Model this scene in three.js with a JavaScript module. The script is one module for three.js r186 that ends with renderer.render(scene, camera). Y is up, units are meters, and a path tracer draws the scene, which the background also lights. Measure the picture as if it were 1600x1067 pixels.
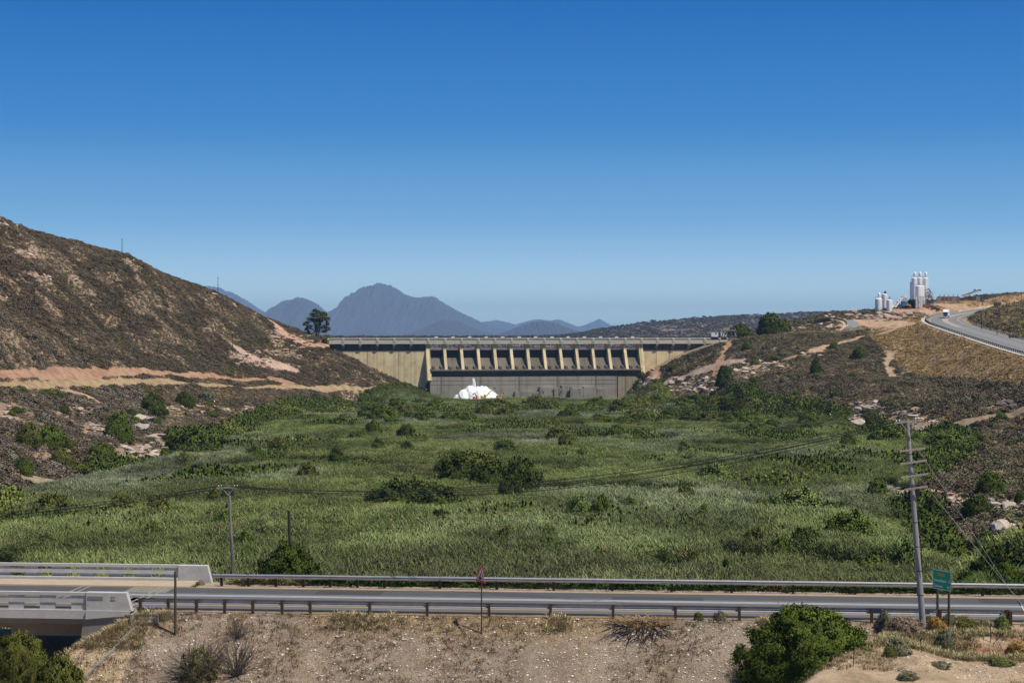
import * as THREE from 'three';
import { mergeGeometries } from 'three/addons/utils/BufferGeometryUtils.js';
// ---------------------------------------------------------------- camera, sky, sun, exposure
const scene = new THREE.Scene();
const F = 2700, CY = 30, HY = 524;                       // focal length in photo pixels, eye height, horizon row
const camera = new THREE.PerspectiveCamera(2 * Math.atan(533.5 / F) * 180 / Math.PI, 1600 / 1067, 0.5, 90000);
camera.position.set(0, CY, 0);
camera.rotation.x = -Math.atan((533.5 - HY) / F);
const renderer = new THREE.WebGLRenderer({ antialias: true });
renderer.setSize(1024, 682);
renderer.toneMapping = THREE.LinearToneMapping;
renderer.toneMappingExposure = 1.1;
renderer.shadowMap.enabled = true;
const sunDir = new THREE.Vector3(0.42, 0.87, 0.25).normalize();
const sun = new THREE.DirectionalLight(new THREE.Color().setRGB(1, 0.915, 0.75), 4.8);
sun.position.copy(sunDir).multiplyScalar(900).add(new THREE.Vector3(0, 10, -450));
sun.target.position.set(0, 10, -450);
sun.castShadow = true;
Object.assign(sun.shadow.camera, { left: -420, right: 420, top: 420, bottom: -420, near: 10, far: 2500 });
sun.shadow.mapSize.set(4096, 4096);
scene.add(sun, sun.target);
{ // clear sky: a ramp by elevation plus the brighter air round the sun
  const ramp = [[-90, .11, .10, .09], [-2, .17, .19, .2], [0, .95, 1.2, 1.08], [1.2, .74, 1.02, 1.08], [2.2, .42, .70, .92], [3.6, .175, .43, .73], [6.8, .03, .22, .57], [11, .001, .125, .45], [18, .004, .11, .40], [40, .014, .09, .31], [90, .014, .08, .26]];
  const W = 512, Hh = 256, data = new Float32Array(W * Hh * 4);
  for (let r = 0; r < Hh * W; r++) {
    const row = Math.floor(r / W), col = r % W, el = ((row + .5) / Hh - .5) * Math.PI, az = ((col + .5) / W - .5) * 2 * Math.PI, e = el * 180 / Math.PI;
    let i = 0; while (i < ramp.length - 2 && e > ramp[i + 1][0]) i++;
    let t = Math.min(1, Math.max(0, (e - ramp[i][0]) / (ramp[i + 1][0] - ramp[i][0])));
    const cs = Math.cos(az) * Math.cos(el) * sunDir.x + Math.sin(el) * sunDir.y + Math.sin(az) * Math.cos(el) * sunDir.z;
    const glow = el > 0 ? .4 * Math.exp((cs - 1) * 40) + .03 * Math.exp((cs - 1) * 6) : 0;
    for (let c = 0; c < 3; c++) data[r * 4 + c] = ramp[i][c + 1] * (1 - t) + ramp[i + 1][c + 1] * t + glow * [1, .97, .9][c];
    data[r * 4 + 3] = 1;
  }
  const sky = new THREE.DataTexture(data, W, Hh, THREE.RGBAFormat, THREE.FloatType);
  sky.mapping = THREE.EquirectangularReflectionMapping; sky.minFilter = sky.magFilter = THREE.LinearFilter; sky.needsUpdate = true;
  scene.background = sky; scene.environment = sky;
}
scene.fog = new THREE.FogExp2(new THREE.Color().setRGB(.42, .68, 1), 6e-5);

// ---------------------------------------------------------------- helpers
const rad = Math.PI / 180, V3 = (x, y, z) => new THREE.Vector3(x, y, z), clamp = THREE.MathUtils.clamp, lerp = THREE.MathUtils.lerp;
const sst = (a, b, x) => { const t = clamp((x - a) / (b - a), 0, 1); return t * t * (3 - 2 * t); };
function rngOf(a) { return () => { a = (a + 0x6D2B79F5) | 0; let t = Math.imul(a ^ (a >>> 15), 1 | a); t = (t + Math.imul(t ^ (t >>> 7), 61 | t)) ^ t; return ((t ^ (t >>> 14)) >>> 0) / 4294967296; }; }
const hash = (x, y) => { let h = Math.imul(x | 0, 374761393) + Math.imul(y | 0, 668265263); h = Math.imul(h ^ (h >>> 13), 1274126177); return ((h ^ (h >>> 16)) >>> 0) / 4294967296; };
function vn(x, y) { const i = Math.floor(x), j = Math.floor(y); let a = x - i, b = y - j; a = a * a * (3 - 2 * a); b = b * b * (3 - 2 * b); return (hash(i, j) * (1 - a) + hash(i + 1, j) * a) * (1 - b) + (hash(i, j + 1) * (1 - a) + hash(i + 1, j + 1) * a) * b; }
function fbm(x, y, o = 4) { let s = 0, a = .5, n = 0; for (let i = 0; i < o; i++) { s += a * vn(x + i * 17.3, y - i * 9.1); n += a; a *= .5; x *= 2.03; y *= 2.03; } return s / n; }
const gx = (px, d) => (px - 800) / F * d, gy = (py, d) => CY - (py - HY) / F * d;
const at = (px, py, d) => V3(gx(px, d), gy(py, d), -d);
const used = {};
function numbered(n) { const k = used[n] = (used[n] ?? -1) + 1; return k ? n + '_' + String(k).padStart(3, '0') : n; }
const mats = {};
function M(name, r, g, b, rough = .85, extra = {}) { const m = new THREE.MeshStandardMaterial({ color: new THREE.Color().setRGB(r, g, b), roughness: rough, metalness: 0, ...extra }); m.name = name; return mats[name] = m; }
function PM(name, r, g, b, rough = .9, extra = {}) { const m = new THREE.MeshPhysicalMaterial({ color: new THREE.Color().setRGB(r, g, b), roughness: rough, metalness: 0, specularIntensity: .25, ...extra }); m.name = name; return m; }
function norm(g) { // bare copy: position, normal, uv in metres (box projection), colour if there is one
  const n = g.index ? g.toNonIndexed() : g; if (!n.attributes.normal) n.computeVertexNormals();
  for (const k of Object.keys(n.attributes)) if (!['position', 'normal', 'uv', 'color'].includes(k)) n.deleteAttribute(k);
  return n;
}
function boxUV(g, s = 1) {
  const p = g.attributes.position, q = g.attributes.normal, uv = new Float32Array(p.count * 2);
  for (let i = 0; i < p.count; i++) {
    const x = Math.abs(q.getX(i)), y = Math.abs(q.getY(i)), z = Math.abs(q.getZ(i));
    const [a, b] = y > x && y > z ? [p.getX(i), p.getZ(i)] : x > z ? [p.getZ(i), p.getY(i)] : [p.getX(i), p.getY(i)];
    uv[i * 2] = a * s; uv[i * 2 + 1] = b * s;
  }
  g.setAttribute('uv', new THREE.BufferAttribute(uv, 2)); return g;
}
function geo(gs, keepUV) { gs = [].concat(gs).map(norm); const g = gs.length > 1 ? mergeGeometries(gs) : gs[0]; return keepUV ? g : boxUV(g); }
function mesh(name, gs, mat, parent, keepUV) {
  const m = new THREE.Mesh(Array.isArray(gs) || !gs.userData.done ? geo(gs, keepUV) : gs, mat); m.geometry.userData.done = true;
  m.castShadow = m.receiveShadow = true; m.name = parent ? name : numbered(name); (parent ?? scene).add(m); return m;
}
function tag(o, label, category, group, kind) { if (label) o.userData.label = label; if (category) o.userData.category = category; if (group) o.userData.group = group; if (kind) o.userData.kind = kind; return o; }
function thing(name, label, category, pos = [0, 0, 0], turn = 0, group) { const o = new THREE.Group(); o.name = numbered(name); o.position.set(...(pos.isVector3 ? pos.toArray() : pos)); o.rotation.y = turn; scene.add(o); return tag(o, label, category, group); }
function struct(name, gs, mat, parent, keepUV) { const m = mesh(name, gs, mat, parent, keepUV); if (!parent) m.userData.kind = 'structure'; return m; }
function copyOf(o, label, pos, turn = 0, scale = 1) { const c = o.clone(); c.name = numbered(o.name.replace(/_\d{3}$/, '')); scene.add(c); c.userData = { ...o.userData }; if (label) c.userData.label = label; c.position.copy(pos); c.rotation.y = turn; Array.isArray(scale) ? c.scale.set(...scale) : c.scale.setScalar(scale); return c; }
function Bx(w, h, d, x = 0, y = 0, z = 0, rx = 0, ry = 0, rz = 0) { const g = new THREE.BoxGeometry(w, h, d); if (rx) g.rotateX(rx); if (rz) g.rotateZ(rz); if (ry) g.rotateY(ry); return g.translate(x, y, z); }
function Cy(r0, r1, h, x = 0, y = 0, z = 0, n = 12, rx = 0, rz = 0) { const g = new THREE.CylinderGeometry(r0, r1, h, n); if (rx) g.rotateX(rx); if (rz) g.rotateZ(rz); return g.translate(x, y, z); }
function bar(a, b, r, n = 6, r2 = r) { const v = b.clone().sub(a), g = new THREE.CylinderGeometry(r2, r, v.length(), n); g.applyQuaternion(new THREE.Quaternion().setFromUnitVectors(V3(0, 1, 0), v.clone().normalize())); const m = a.clone().add(b).multiplyScalar(.5); return g.translate(m.x, m.y, m.z); }
function beam(a, b, w, h) { const v = b.clone().sub(a), g = new THREE.BoxGeometry(v.length(), h, w), m = a.clone().add(b).multiplyScalar(.5); const X = v.clone().normalize(), Z = X.clone().cross(V3(0, 1, 0)).normalize(), Y = Z.clone().cross(X); g.applyMatrix4(new THREE.Matrix4().makeBasis(X, Y, Z)); return g.translate(m.x, m.y, m.z); }
function ext(pts, depth, o = {}) { const s = new THREE.Shape(pts.map(([x, y]) => new THREE.Vector2(x, y))); return new THREE.ExtrudeGeometry(s, { depth, bevelEnabled: false, ...o }); }
function lathe(pts, n = 24) { return new THREE.LatheGeometry(pts.map(([x, y]) => new THREE.Vector2(x, y)), n); }
function tex(size, fn, srgb, rep) { // fn(u, v) -> grey or [r, g, b], 0..1, u and v running 0..1
  const a = new Uint8Array(size * size * 4);
  for (let j = 0; j < size; j++) for (let i = 0; i < size; i++) { let c = fn(i / size, j / size); if (!Array.isArray(c)) c = [c, c, c]; const k = (j * size + i) * 4; for (let q = 0; q < 3; q++) a[k + q] = clamp(c[q], 0, 1) * 255; a[k + 3] = 255; }
  const t = new THREE.DataTexture(a, size, size); t.wrapS = t.wrapT = THREE.RepeatWrapping; t.magFilter = THREE.LinearFilter; t.minFilter = THREE.LinearMipmapLinearFilter; t.generateMipmaps = true;
  if (srgb) t.colorSpace = THREE.SRGBColorSpace; if (rep) t.repeat.set(...rep); t.needsUpdate = true; return t;
}
// noise that wraps at 1
function wn(u, v, f, s = 0) { const x = u * f, y = v * f, i = Math.floor(x), j = Math.floor(y); let a = x - i, b = y - j; a = a * a * (3 - 2 * a); b = b * b * (3 - 2 * b); const h = (p, q) => hash(((p % f) + f) % f + s * 131, ((q % f) + f) % f + s * 57); return (h(i, j) * (1 - a) + h(i + 1, j) * a) * (1 - b) + (h(i, j + 1) * (1 - a) + h(i + 1, j + 1) * a) * b; }
function wf(u, v, f, o = 4, s = 0) { let r = 0, a = .5, n = 0; for (let i = 0; i < o; i++) { r += a * wn(u, v, f, s + i); n += a; a *= .55; f *= 2; } return r / n; }
// ---------------------------------------------------------------- the lie of the land
const sA = Math.sin(5.1 * rad), cA = Math.cos(5.1 * rad), RY = 12.63, RD = 107.3;    // the road: direction, level, distance
const uv = (x, d) => [x * cA - (d - RD) * sA, x * sA + (d - RD) * cA];
const road = (u, v, y = RY) => V3(u * cA + v * sA, y, -(RD - u * sA + v * cA));
const uAt = (px, v) => { const k = (px - 800) / F; return (k * (RD + v * cA) - v * sA) / (cA + k * sA); };
// cross-sections: distance, then x and height alternately
const SL = [
  [135, -300, 40, -200, 22, -120, 7, -80, 2, 55, 2, 95, 6, 200, 14, 400, 26],
  [200, -300, 46, -200, 24, -120, 8, -75, 1.4, 55, 1.3, 62, 3.4, 90, 5.5, 200, 16, 400, 32],
  [245, -300, 55, -200, 30, -130, 12, -87, 2.4, -76, 1.2, 58, 1.3, 70, 3.6, 100, 6, 200, 18, 400, 36],
  [300, -400, 80, -220, 36, -150, 17, -110, 6, -88, 1.2, 62, 1.2, 74, 3.7, 105, 5, 200, 20, 400, 40],
  [350, -400, 90, -250, 56, -160, 26, -104, 8.6, -91, 3, -80, 1, 84, 1.2, 104, 4, 130, 7, 210, 22, 400, 42],
  [410, -400, 100, -300, 76, -200, 45, -145, 24, -121, 18.4, -106, 11, -91, 5, -82, 1, 104, 1, 119, 3.2, 150, 10, 210, 25, 400, 45],
  [470, -400, 110, -300, 88, -200, 54, -139, 32, -131, 21.5, -122, 16.8, -104, 9.6, -87, 2.4, -80, .5, 98, .6, 108, 5, 125, 9.5, 150, 14, 190, 23, 400, 48],
  [550, -400, 118, -300, 95, -200, 69, -163, 53.5, -143, 32, -124, 18.6, -118, 16.2, -102, 9.4, -86, 3.4, -76, .4, 86, .5, 92, 4.5, 110, 10.5, 128, 14, 146, 16, 190, 27, 260, 34, 400, 50],
  [620, -450, 130, -300, 104, -184, 72.5, -161, 49, -138, 29, -118, 16.2, -110, 14, -92, 9, -76, 2.8, -68, 0, 78, 0, 84, 8, 104, 14, 126, 16.5, 140, 15, 190, 32, 260, 38, 400, 52],
  [670, -450, 132, -300, 102, -212, 76, -174, 66, -150, 48, -126, 27, -108, 14.2, -92, 10.5, -76, 3.5, -64, 0, 72, 0, 86, 11, 110, 19.5, 135, 22, 150, 21, 185, 32.5, 260, 40, 400, 54],
  [720, -450, 126, -300, 96, -213, 77, -160, 62.5, -133, 39, -120, 28.4, -107, 19, -93, 11.6, -75, 5, -64, 0, 66, 0, 78, 9, 92, 17.5, 118, 25, 144, 26, 165, 29, 190, 34, 260, 41, 400, 56],
  [775, -450, 120, -300, 88, -213, 73, -160, 59, -136, 48.6, -120, 34, -107, 25.4, -96, 23.5, -80, 22, -64, 14, -50, 6, -38, 1, -30, -1, 50, -1, 55, 4, 62, 13, 74, 18, 88, 24, 104, 27.5, 135, 30, 165, 30.6, 190, 35, 240, 41, 400, 58],
  [800, -450, 118, -300, 84, -200, 68, -148, 54, -136, 49.4, -118, 36, -107, 30, -96, 28.2, -86, 27, -82, 25.5, -60, 17, -46, 8, -38, 2, -30, -1.5, 52, -1.5, 60, 11, 75, 19.5, 90, 25.4, 104, 28, 135, 31.4, 165, 31.8, 195, 36.4, 240, 42, 400, 58],
  [850, -450, 108, -300, 78, -200, 62, -150, 50, -118, 37, -108, 31, -96, 28.6, -84, 27.4, -60, 18, -30, 12, 60, 12, 80, 22, 104, 28, 135, 33, 160, 36.4, 176, 37.5, 200, 40.4, 240, 43, 400, 58],
  [905, -450, 98, -300, 70, -200, 55, -150, 42, -118, 33, -96, 28.6, -70, 24, -40, 14, 60, 14, 104, 26, 150, 35.6, 166, 40.6, 184, 42, 200, 44, 222, 45.4, 245, 44, 400, 58],
  [960, -450, 90, -300, 60, -200, 46, -150, 34, -118, 27, -60, 18, 60, 17, 120, 26, 160, 38, 190, 42.6, 222, 47.2, 240, 48, 260, 45.6, 300, 51, 400, 60],
  [1020, -450, 80, -300, 52, -200, 38, -150, 29, -110, 23, 0, 18.5, 110, 23, 180, 33, 215, 42, 250, 50.6, 280, 51, 300, 49.5, 330, 54, 400, 60],
  [1150, -450, 60, -200, 27, -100, 21, 100, 20.5, 200, 26, 260, 36, 285, 46, 303, 54.6, 341, 58, 420, 62],
  [1500, -600, 50, -250, 24, 0, 22, 150, 22.6, 300, 26, 500, 40, 700, 50],
  [2400, -900, 34, -300, 25.2, 0, 25, 150, 26, 300, 29, 500, 36, 900, 52, 2000, 60],
  [3500, -1800, 26, -300, 25.4, 40, 26, 110, 28.6, 181, 41.5, 259, 54.4, 389, 65.4, 518, 72, 687, 79, 1037, 88, 2500, 96],
  [4600, -2500, 24, 0, 24, 200, 28, 700, 50, 1400, 60, 3500, 60],
  [8000, -5000, 22, 0, 22, 5000, 26],
  [60000, -60000, 0, 60000, 0],
].map(([d, ...a]) => ({ d, a }));
function prof(a, x) { if (x <= a[0]) return a[1]; for (let i = 2; i < a.length; i += 2) if (x < a[i]) { const t = (x - a[i - 2]) / (a[i] - a[i - 2]); return a[i - 1] + (a[i + 1] - a[i - 1]) * t; } return a[a.length - 1]; }
function sliceH(x, d) {
  let i = 0; while (i < SL.length - 2 && d > SL[i + 1].d) i++;
  const t = clamp((d - SL[i].d) / (SL[i + 1].d - SL[i].d), 0, 1);
  return prof(SL[i].a, x) * (1 - t) + prof(SL[i + 1].a, x) * t;
}
// highway on the right hillside: x, distance, height of the middle of the carriageway
const HW = new THREE.CatmullRomCurve3([[1790, 580, 440], [1700, 566, 490], [1624, 548.5, 560], [1560, 530, 632], [1510, 514.5, 700], [1482, 505, 760], [1476, 498.5, 815], [1491, 492.5, 868], [1524, 487, 930], [1568, 480, 1000], [1625, 474, 1070], [1700, 466, 1150]].map(([px, py, d]) => V3(gx(px, d), gy(py, d), -d)));
const HWP = HW.getSpacedPoints(140), HWW = 8.6;
function hwNear(x, d) { // distance left (negative) or right of the carriageway's middle, and its height there
  let best = 1e9, k = 0;
  for (let i = 0; i < HWP.length; i += 4) { const q = (HWP[i].x - x) ** 2 + (HWP[i].z + d) ** 2; if (q < best) { best = q; k = i; } }
  const lo = Math.max(0, k - 4), hi = Math.min(HWP.length - 2, k + 4); best = 1e9; let r = [0, 0];
  for (let i = lo; i <= hi; i++) {
    const A = HWP[i], B = HWP[i + 1], ex = B.x - A.x, ez = B.z - A.z, t = clamp(((x - A.x) * ex + (-d - A.z) * ez) / (ex * ex + ez * ez), 0, 1), qx = x - A.x - ex * t, qz = -d - A.z - ez * t, q = qx * qx + qz * qz;
    if (q < best) { best = q; r = [Math.sign(ex * qz - ez * qx) * Math.sqrt(q), A.y + (B.y - A.y) * t]; }
  }
  return r;
}
const inHW = (x, d) => x > 95 && x < 400 && d > 430 && d < 1160;
const embLim = (d) => lerp(12, 26, sst(490, 640, d));
const bench = (x, d) => (x - 14.5) * .873 - (d - 88.8) * .487;      // > 0 on the flat ground right of the gully
function nearH(x, d) {
  const [u, v] = uv(x, d);
  let e = v < -.7 ? 12.42 + (v + .7) * .6 : v > 13.4 ? 12.5 - (v - 13.4) * .55 : 12.5;
  if (v < -.7) e -= .25 * sst(0, 5, -v) * (fbm(u * .35 + 5, v * .35, 3) - .4);
  const ab = 12.4 + (u + 23.2 - .35 * Math.min(0, v)) * .72;
  e = Math.min(e, Math.max(ab, 2));
  if (u < -22) e = Math.max(e, 9 + .5 * (fbm(u * .3, v * .3, 3) - .5) - Math.max(0, -v) * 1.2 - Math.max(0, v - 13) * .5);
  const t = bench(x, d), low = 12.25 - .75 * sst(101.5, 99.8, d + 1.2 * (fbm(x * .6, 3, 2) - .5)) * sst(22, 26, x) - .5 * sst(97, 88, d);
  const b = low + .12 * (fbm(x * .5, d * .5, 3) - .5) - Math.max(0, -t - .8 * (fbm(d * .5, 9, 2) - .5)) * .85;
  return Math.max(e, Math.min(b, low + .1), 28.3 - .225 * Math.max(d, 0) - Math.max(0, -d) * .02);
}
function H0(x, d) {
  let h = sliceH(x, Math.max(d, 135));
  if (d < 160) h = d < 132 ? Math.max(nearH(x, d), Math.min(h, d < 95 ? 6 : h)) : Math.max(nearH(x, d), h);
  if (inHW(x, d)) {
    const [s, y] = hwNear(x, d), a = Math.abs(s) - HWW;
    if (a < 0) h = y - .35;
    else if (s < 0) h = Math.max(Math.min(h, y - .3 + a * .35), a < 2.2 ? y - .3 : y - .3 - (a - 2.2) / 1.7);
    else h = a < 1.5 ? y - .3 : clamp(h, y - .3 - (a - 1.5) / 1.8, y - .3 + (a - 1.5) * .45);
  }
  return h;
}
const valleyL = [140, -72, 245, -80, 294, -87, 410, -85, 471, -84, 647, -76, 740, -62, 800, -40], valleyR = [140, 52, 200, 57, 274, 63, 350, 86, 430, 112, 536, 96, 652, 80, 740, 64, 800, 52];
function valley(x, d) { if (d < 128 || d > 798) return -9; const n = 14 * (fbm(x * .05, d * .03, 3) - .5); return Math.min(x - prof(valleyL, d), prof(valleyR, d) - x) + n; }
const sideP = [[1228, 800], [1262, 797], [1300, 797], [1326, 806], [1338, 828], [1330, 852], [1306, 872], [1270, 880]].map(([px, d]) => [gx(px, d), d]);
function sideDist(x, d) { let q = 1e9; for (let i = 1; i < sideP.length; i++) { const [ax, ad] = sideP[i - 1], ex = sideP[i][0] - ax, ed = sideP[i][1] - ad, t = clamp(((x - ax) * ex + (d - ad) * ed) / (ex * ex + ed * ed), 0, 1); q = Math.min(q, Math.hypot(x - ax - ex * t, d - ad - ed * t)); } return q; }
function H(x, d) {
  let h = H0(x, d);
  const far = sst(135, 230, d), v = d > 128 && d < 798 ? valley(x, d) : -9;
  if (far) {
    let amp = v > 4 ? .5 : 2.6; if (d > 1250) amp = 3 * Math.min(6, d / 1250);
    if (inHW(x, d)) { const [s] = hwNear(x, d); amp *= sst(HWW + 2, HWW + 10, Math.abs(s)); }
    if (x > 115 && x < 195 && d > 780 && d < 900) amp *= sst(5, 12, sideDist(x, d));
    if (Math.abs(d - 800) < 30 && x > -90 && x < 115) amp *= .3;
    h += far * amp * ((fbm(x * .035, d * .035, 5) - .5) + .25 * (fbm(x * .4, d * .4, 2) - .5));
  } else h += .05 * (fbm(x * 2.2, d * 2.2, 2) - .5);
  return h;
}
function hit(px, py, lift = 0, d0 = 86) { // where the line of sight through a pixel meets the land
  for (let d = d0; d < 1400; d += d < 140 ? .25 : 1.2) if (gy(py, d) <= H(gx(px, d), d) + lift) return d;
  return 1400;
}
const onLand = (px, d, dy = 0) => V3(gx(px, d), H(gx(px, d), d) + dy, -d);

// bare ground: polylines of (px, d), half width, colour
const rowPath = (...a) => { const o = []; for (let i = 0; i < a.length; i += 2) o.push(a[i], hit(a[i], a[i + 1], 0, 300)); return o; };
const strokes = [
  [rowPath(-60, 590, 0, 586, 50, 587, 100, 584, 160, 583, 200, 583, 260, 586, 300, 587, 340, 590, 400, 593, 450, 596), 4.2, [.40, .245, .16]],
  [rowPath(-60, 604, 0, 600, 60, 602, 130, 600, 200, 597, 260, 597, 330, 602, 400, 606, 480, 606, 540, 606, 590, 608, 630, 612), 3.6, [.38, .28, .16]],
  [rowPath(90, 612, 130, 618, 150, 628), 3, [.44, .32, .22]],
  [[420, 846, 436, 826, 455, 808, 476, 792, 500, 785], 6, [.52, .33, .24]],
  [[380, 716, 410, 724, 444, 735], 8, [.5, .35, .28]],
  [[505, 806, 520, 792, 540, 786], 4, [.45, .28, .17]],
  [[600, 770, 640, 778, 690, 780], 3, [.36, .25, .17]],
  [[1150, 700, 1200, 690, 1262, 695, 1310, 730, 1360, 770, 1420, 800], 4, [.43, .30, .19]],
  [[1420, 800, 1370, 830, 1330, 850, 1290, 870], 13, [.48, .33, .21]],
  [[1380, 850, 1420, 870, 1445, 905], 15, [.44, .29, .2]],
  [[1120, 720, 1132, 755, 1142, 790, 1150, 805], 2.4, [.44, .26, .15]],
  [[1140, 806, 1190, 800, 1215, 815], 2.5, [.44, .28, .17]],
  [[1040, 752, 1100, 738, 1160, 720], 5, [.40, .30, .23]],
  [[905, 772, 960, 774, 1010, 766], 7, [.45, .34, .26]],
  [[1020, 760, 1030, 790], 4, [.42, .24, .16]],
  [[1340, 925, 1400, 930, 1460, 945, 1520, 975], 14, [.42, .29, .19]],
  [[1330, 830, 1345, 850], 10, [.46, .33, .21]],
  [[1395, 690, 1385, 650, 1400, 600], 2.4, [.40, .29, .2]],
  [[60, 330, 130, 330], 5, [.34, .28, .19]],
  [[1400, 470, 1480, 455, 1600, 450], 6, [.3, .23, .155]],
].map(([p, w, c]) => { const pts = []; for (let i = 0; i < p.length; i += 2) pts.push([gx(p[i], p[i + 1]), p[i + 1]]); const xs = pts.map((q) => q[0]), ds = pts.map((q) => q[1]); return { pts, w, c, x0: Math.min(...xs) - w - 6, x1: Math.max(...xs) + w + 6, d0: Math.min(...ds) - w - 6, d1: Math.max(...ds) + w + 6 }; });
function bare(x, d) { // [how bare, colour]
  let m = 0, c = null;
  for (const s of strokes) {
    if (x < s.x0 || x > s.x1 || d < s.d0 || d > s.d1) continue;
    let q = 1e9;
    for (let i = 1; i < s.pts.length; i++) { const [ax, ad] = s.pts[i - 1], ex = s.pts[i][0] - ax, ed = s.pts[i][1] - ad, t = clamp(((x - ax) * ex + (d - ad) * ed) / (ex * ex + ed * ed), 0, 1); q = Math.min(q, Math.hypot(x - ax - ex * t, d - ad - ed * t)); }
    const k = 1 - sst(.55, 1.05, (q + s.w * .9 * (fbm(x * .12, d * .12, 3) - .5)) / s.w);
    if (k > m) { m = k; c = s.c; }
  }
  return [m, c];
}
const mixc = (a, b, t) => [a[0] + (b[0] - a[0]) * t, a[1] + (b[1] - a[1]) * t, a[2] + (b[2] - a[2]) * t];
function landColor(x, d, h) {
  const n = fbm(x * .08, d * .08, 4), n2 = fbm(x * .6 + 40, d * .6, 3);
  let c;
  if (d < 132) {
    const [u, v] = uv(x, d), t = bench(x, d);
    c = mixc([.255, .205, .155], [.275, .195, .135], sst(.45, .7, fbm(u * .25, v * .25 + 7, 3)) * .5 + sst(-12, -20, u) * .4);
    c = mixc(c, [.35, .285, .215], sst(.5, .72, n2) * .6); c = mixc(c, [.17, .135, .1], sst(.6, .75, fbm(u * 1.1, v * 1.1 + 30, 3)) * .5);
    c = mixc(c, [.27, .185, .09], sst(-3.2, -1, v) * sst(.35, .6, fbm(u * .3 + 3, 1, 2)) * .7);
    if (t > -.5) c = mixc([.42, .315, .21], [.32, .24, .155], sst(.4, .65, n2));
    if (t > -.5 && x > 23 && d > 99.3 && d < 101.6) c = mixc(c, [.30, .12, .07], .75 * sst(.3, .6, fbm(x * .5, d, 2)));
    if (v > 9.9 && v < 14) c = mixc([.40, .315, .245], [.34, .26, .2], n2);
    if (v > 14) c = [.12, .10, .06];
    if (u < -23 && v < 12) c = mixc([.47, .35, .23], [.38, .28, .17], n2);
    return c;
  }
  const v = valley(x, d);
  if (d < 800 && v > 0) c = mixc([.05, .055, .028], [.08, .075, .04], n2);
  else if (d > 1230 || (d > 870 && x > -110 && x < 150)) {
    c = mixc([.105, .088, .09], [.15, .12, .115], sst(.4, .7, n));
    const spk = fbm(x * .03 + 9, d * .012, 4); c = mixc(c, [.30, .22, .16], sst(.6, .72, spk) * .8);
    c = mixc(c, [.05, .055, .04], sst(.58, .66, fbm(x * .05, d * .02 + 50, 3)) * .6);
    if (d > 3700) c = mixc([.34, .25, .16], [.1, .09, .085], sst(-60, 200, x - (d - 4200) * .02 + 160 * (n - .5)));
    if (d > 5200) c = mixc([.3, .23, .15], [.14, .12, .1], sst(.4, .6, fbm(x * .002, d * .0006, 3)));
  } else {
    c = mixc([.25, .18, .125], [.33, .235, .16], sst(.4, .65, n));
    c = mixc(c, [.40, .31, .24], sst(.64, .74, n2) * .55);
    if (x > 60) c = mixc(c, [.25, .19, .12], .5);
    if (d > 820 && x > 120) c = mixc(c, [.36, .25, .165], .6);
    if (inHW(x, d)) {
      const [s] = hwNear(x, d), a = Math.abs(s) - HWW;
      if (s < 0 && a > -1) c = mixc(a < 1.8 ? [.5, .43, .34] : mixc([.27, .165, .075], [.37, .26, .165], sst(.42, .62, fbm(x * .35 + a * .1, d * .12 + a * .6, 4)) * .75), c, sst(-5, 3, a - embLim(d) + 6 * (n - .5)));
      if (s > 0 && a < 9) c = mixc([.34, .26, .15], c, sst(2, 9, a + 5 * (n - .5)));
    }
    if (d < 800 && v > -14) c = mixc(c, [.34, .285, .22], .45 * sst(-14, -2, v) * sst(.35, .6, n2));
  }
  const [b, bc] = bare(x, d);
  if (b > 0) c = mixc(c, mixc(bc, [bc[0] * .72, bc[1] * .68, bc[2] * .66], sst(.42, .7, n2)), b);
  return c;
}
const soilTex = tex(1024, (u, v) => { const a = wf(u, v, 24, 5, 1), b = wf(u, v, 160, 2, 9), w = wn(u, v, 340, 21); return .52 + .42 * a + .3 * (b - .5) + (w > .93 ? .25 : w < .08 ? -.25 : 0); });
const soilBump = tex(1024, (u, v) => .5 * wf(u, v, 40, 5, 3) + .5 * wn(u, v, 300, 5));
const groundMat = PM('soil', 1.3, 1.3, 1.3, .95, { map: soilTex, bumpMap: soilBump, bumpScale: .06, vertexColors: true });
groundMat.color.setRGB(1.32, 1.32, 1.32);
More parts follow.
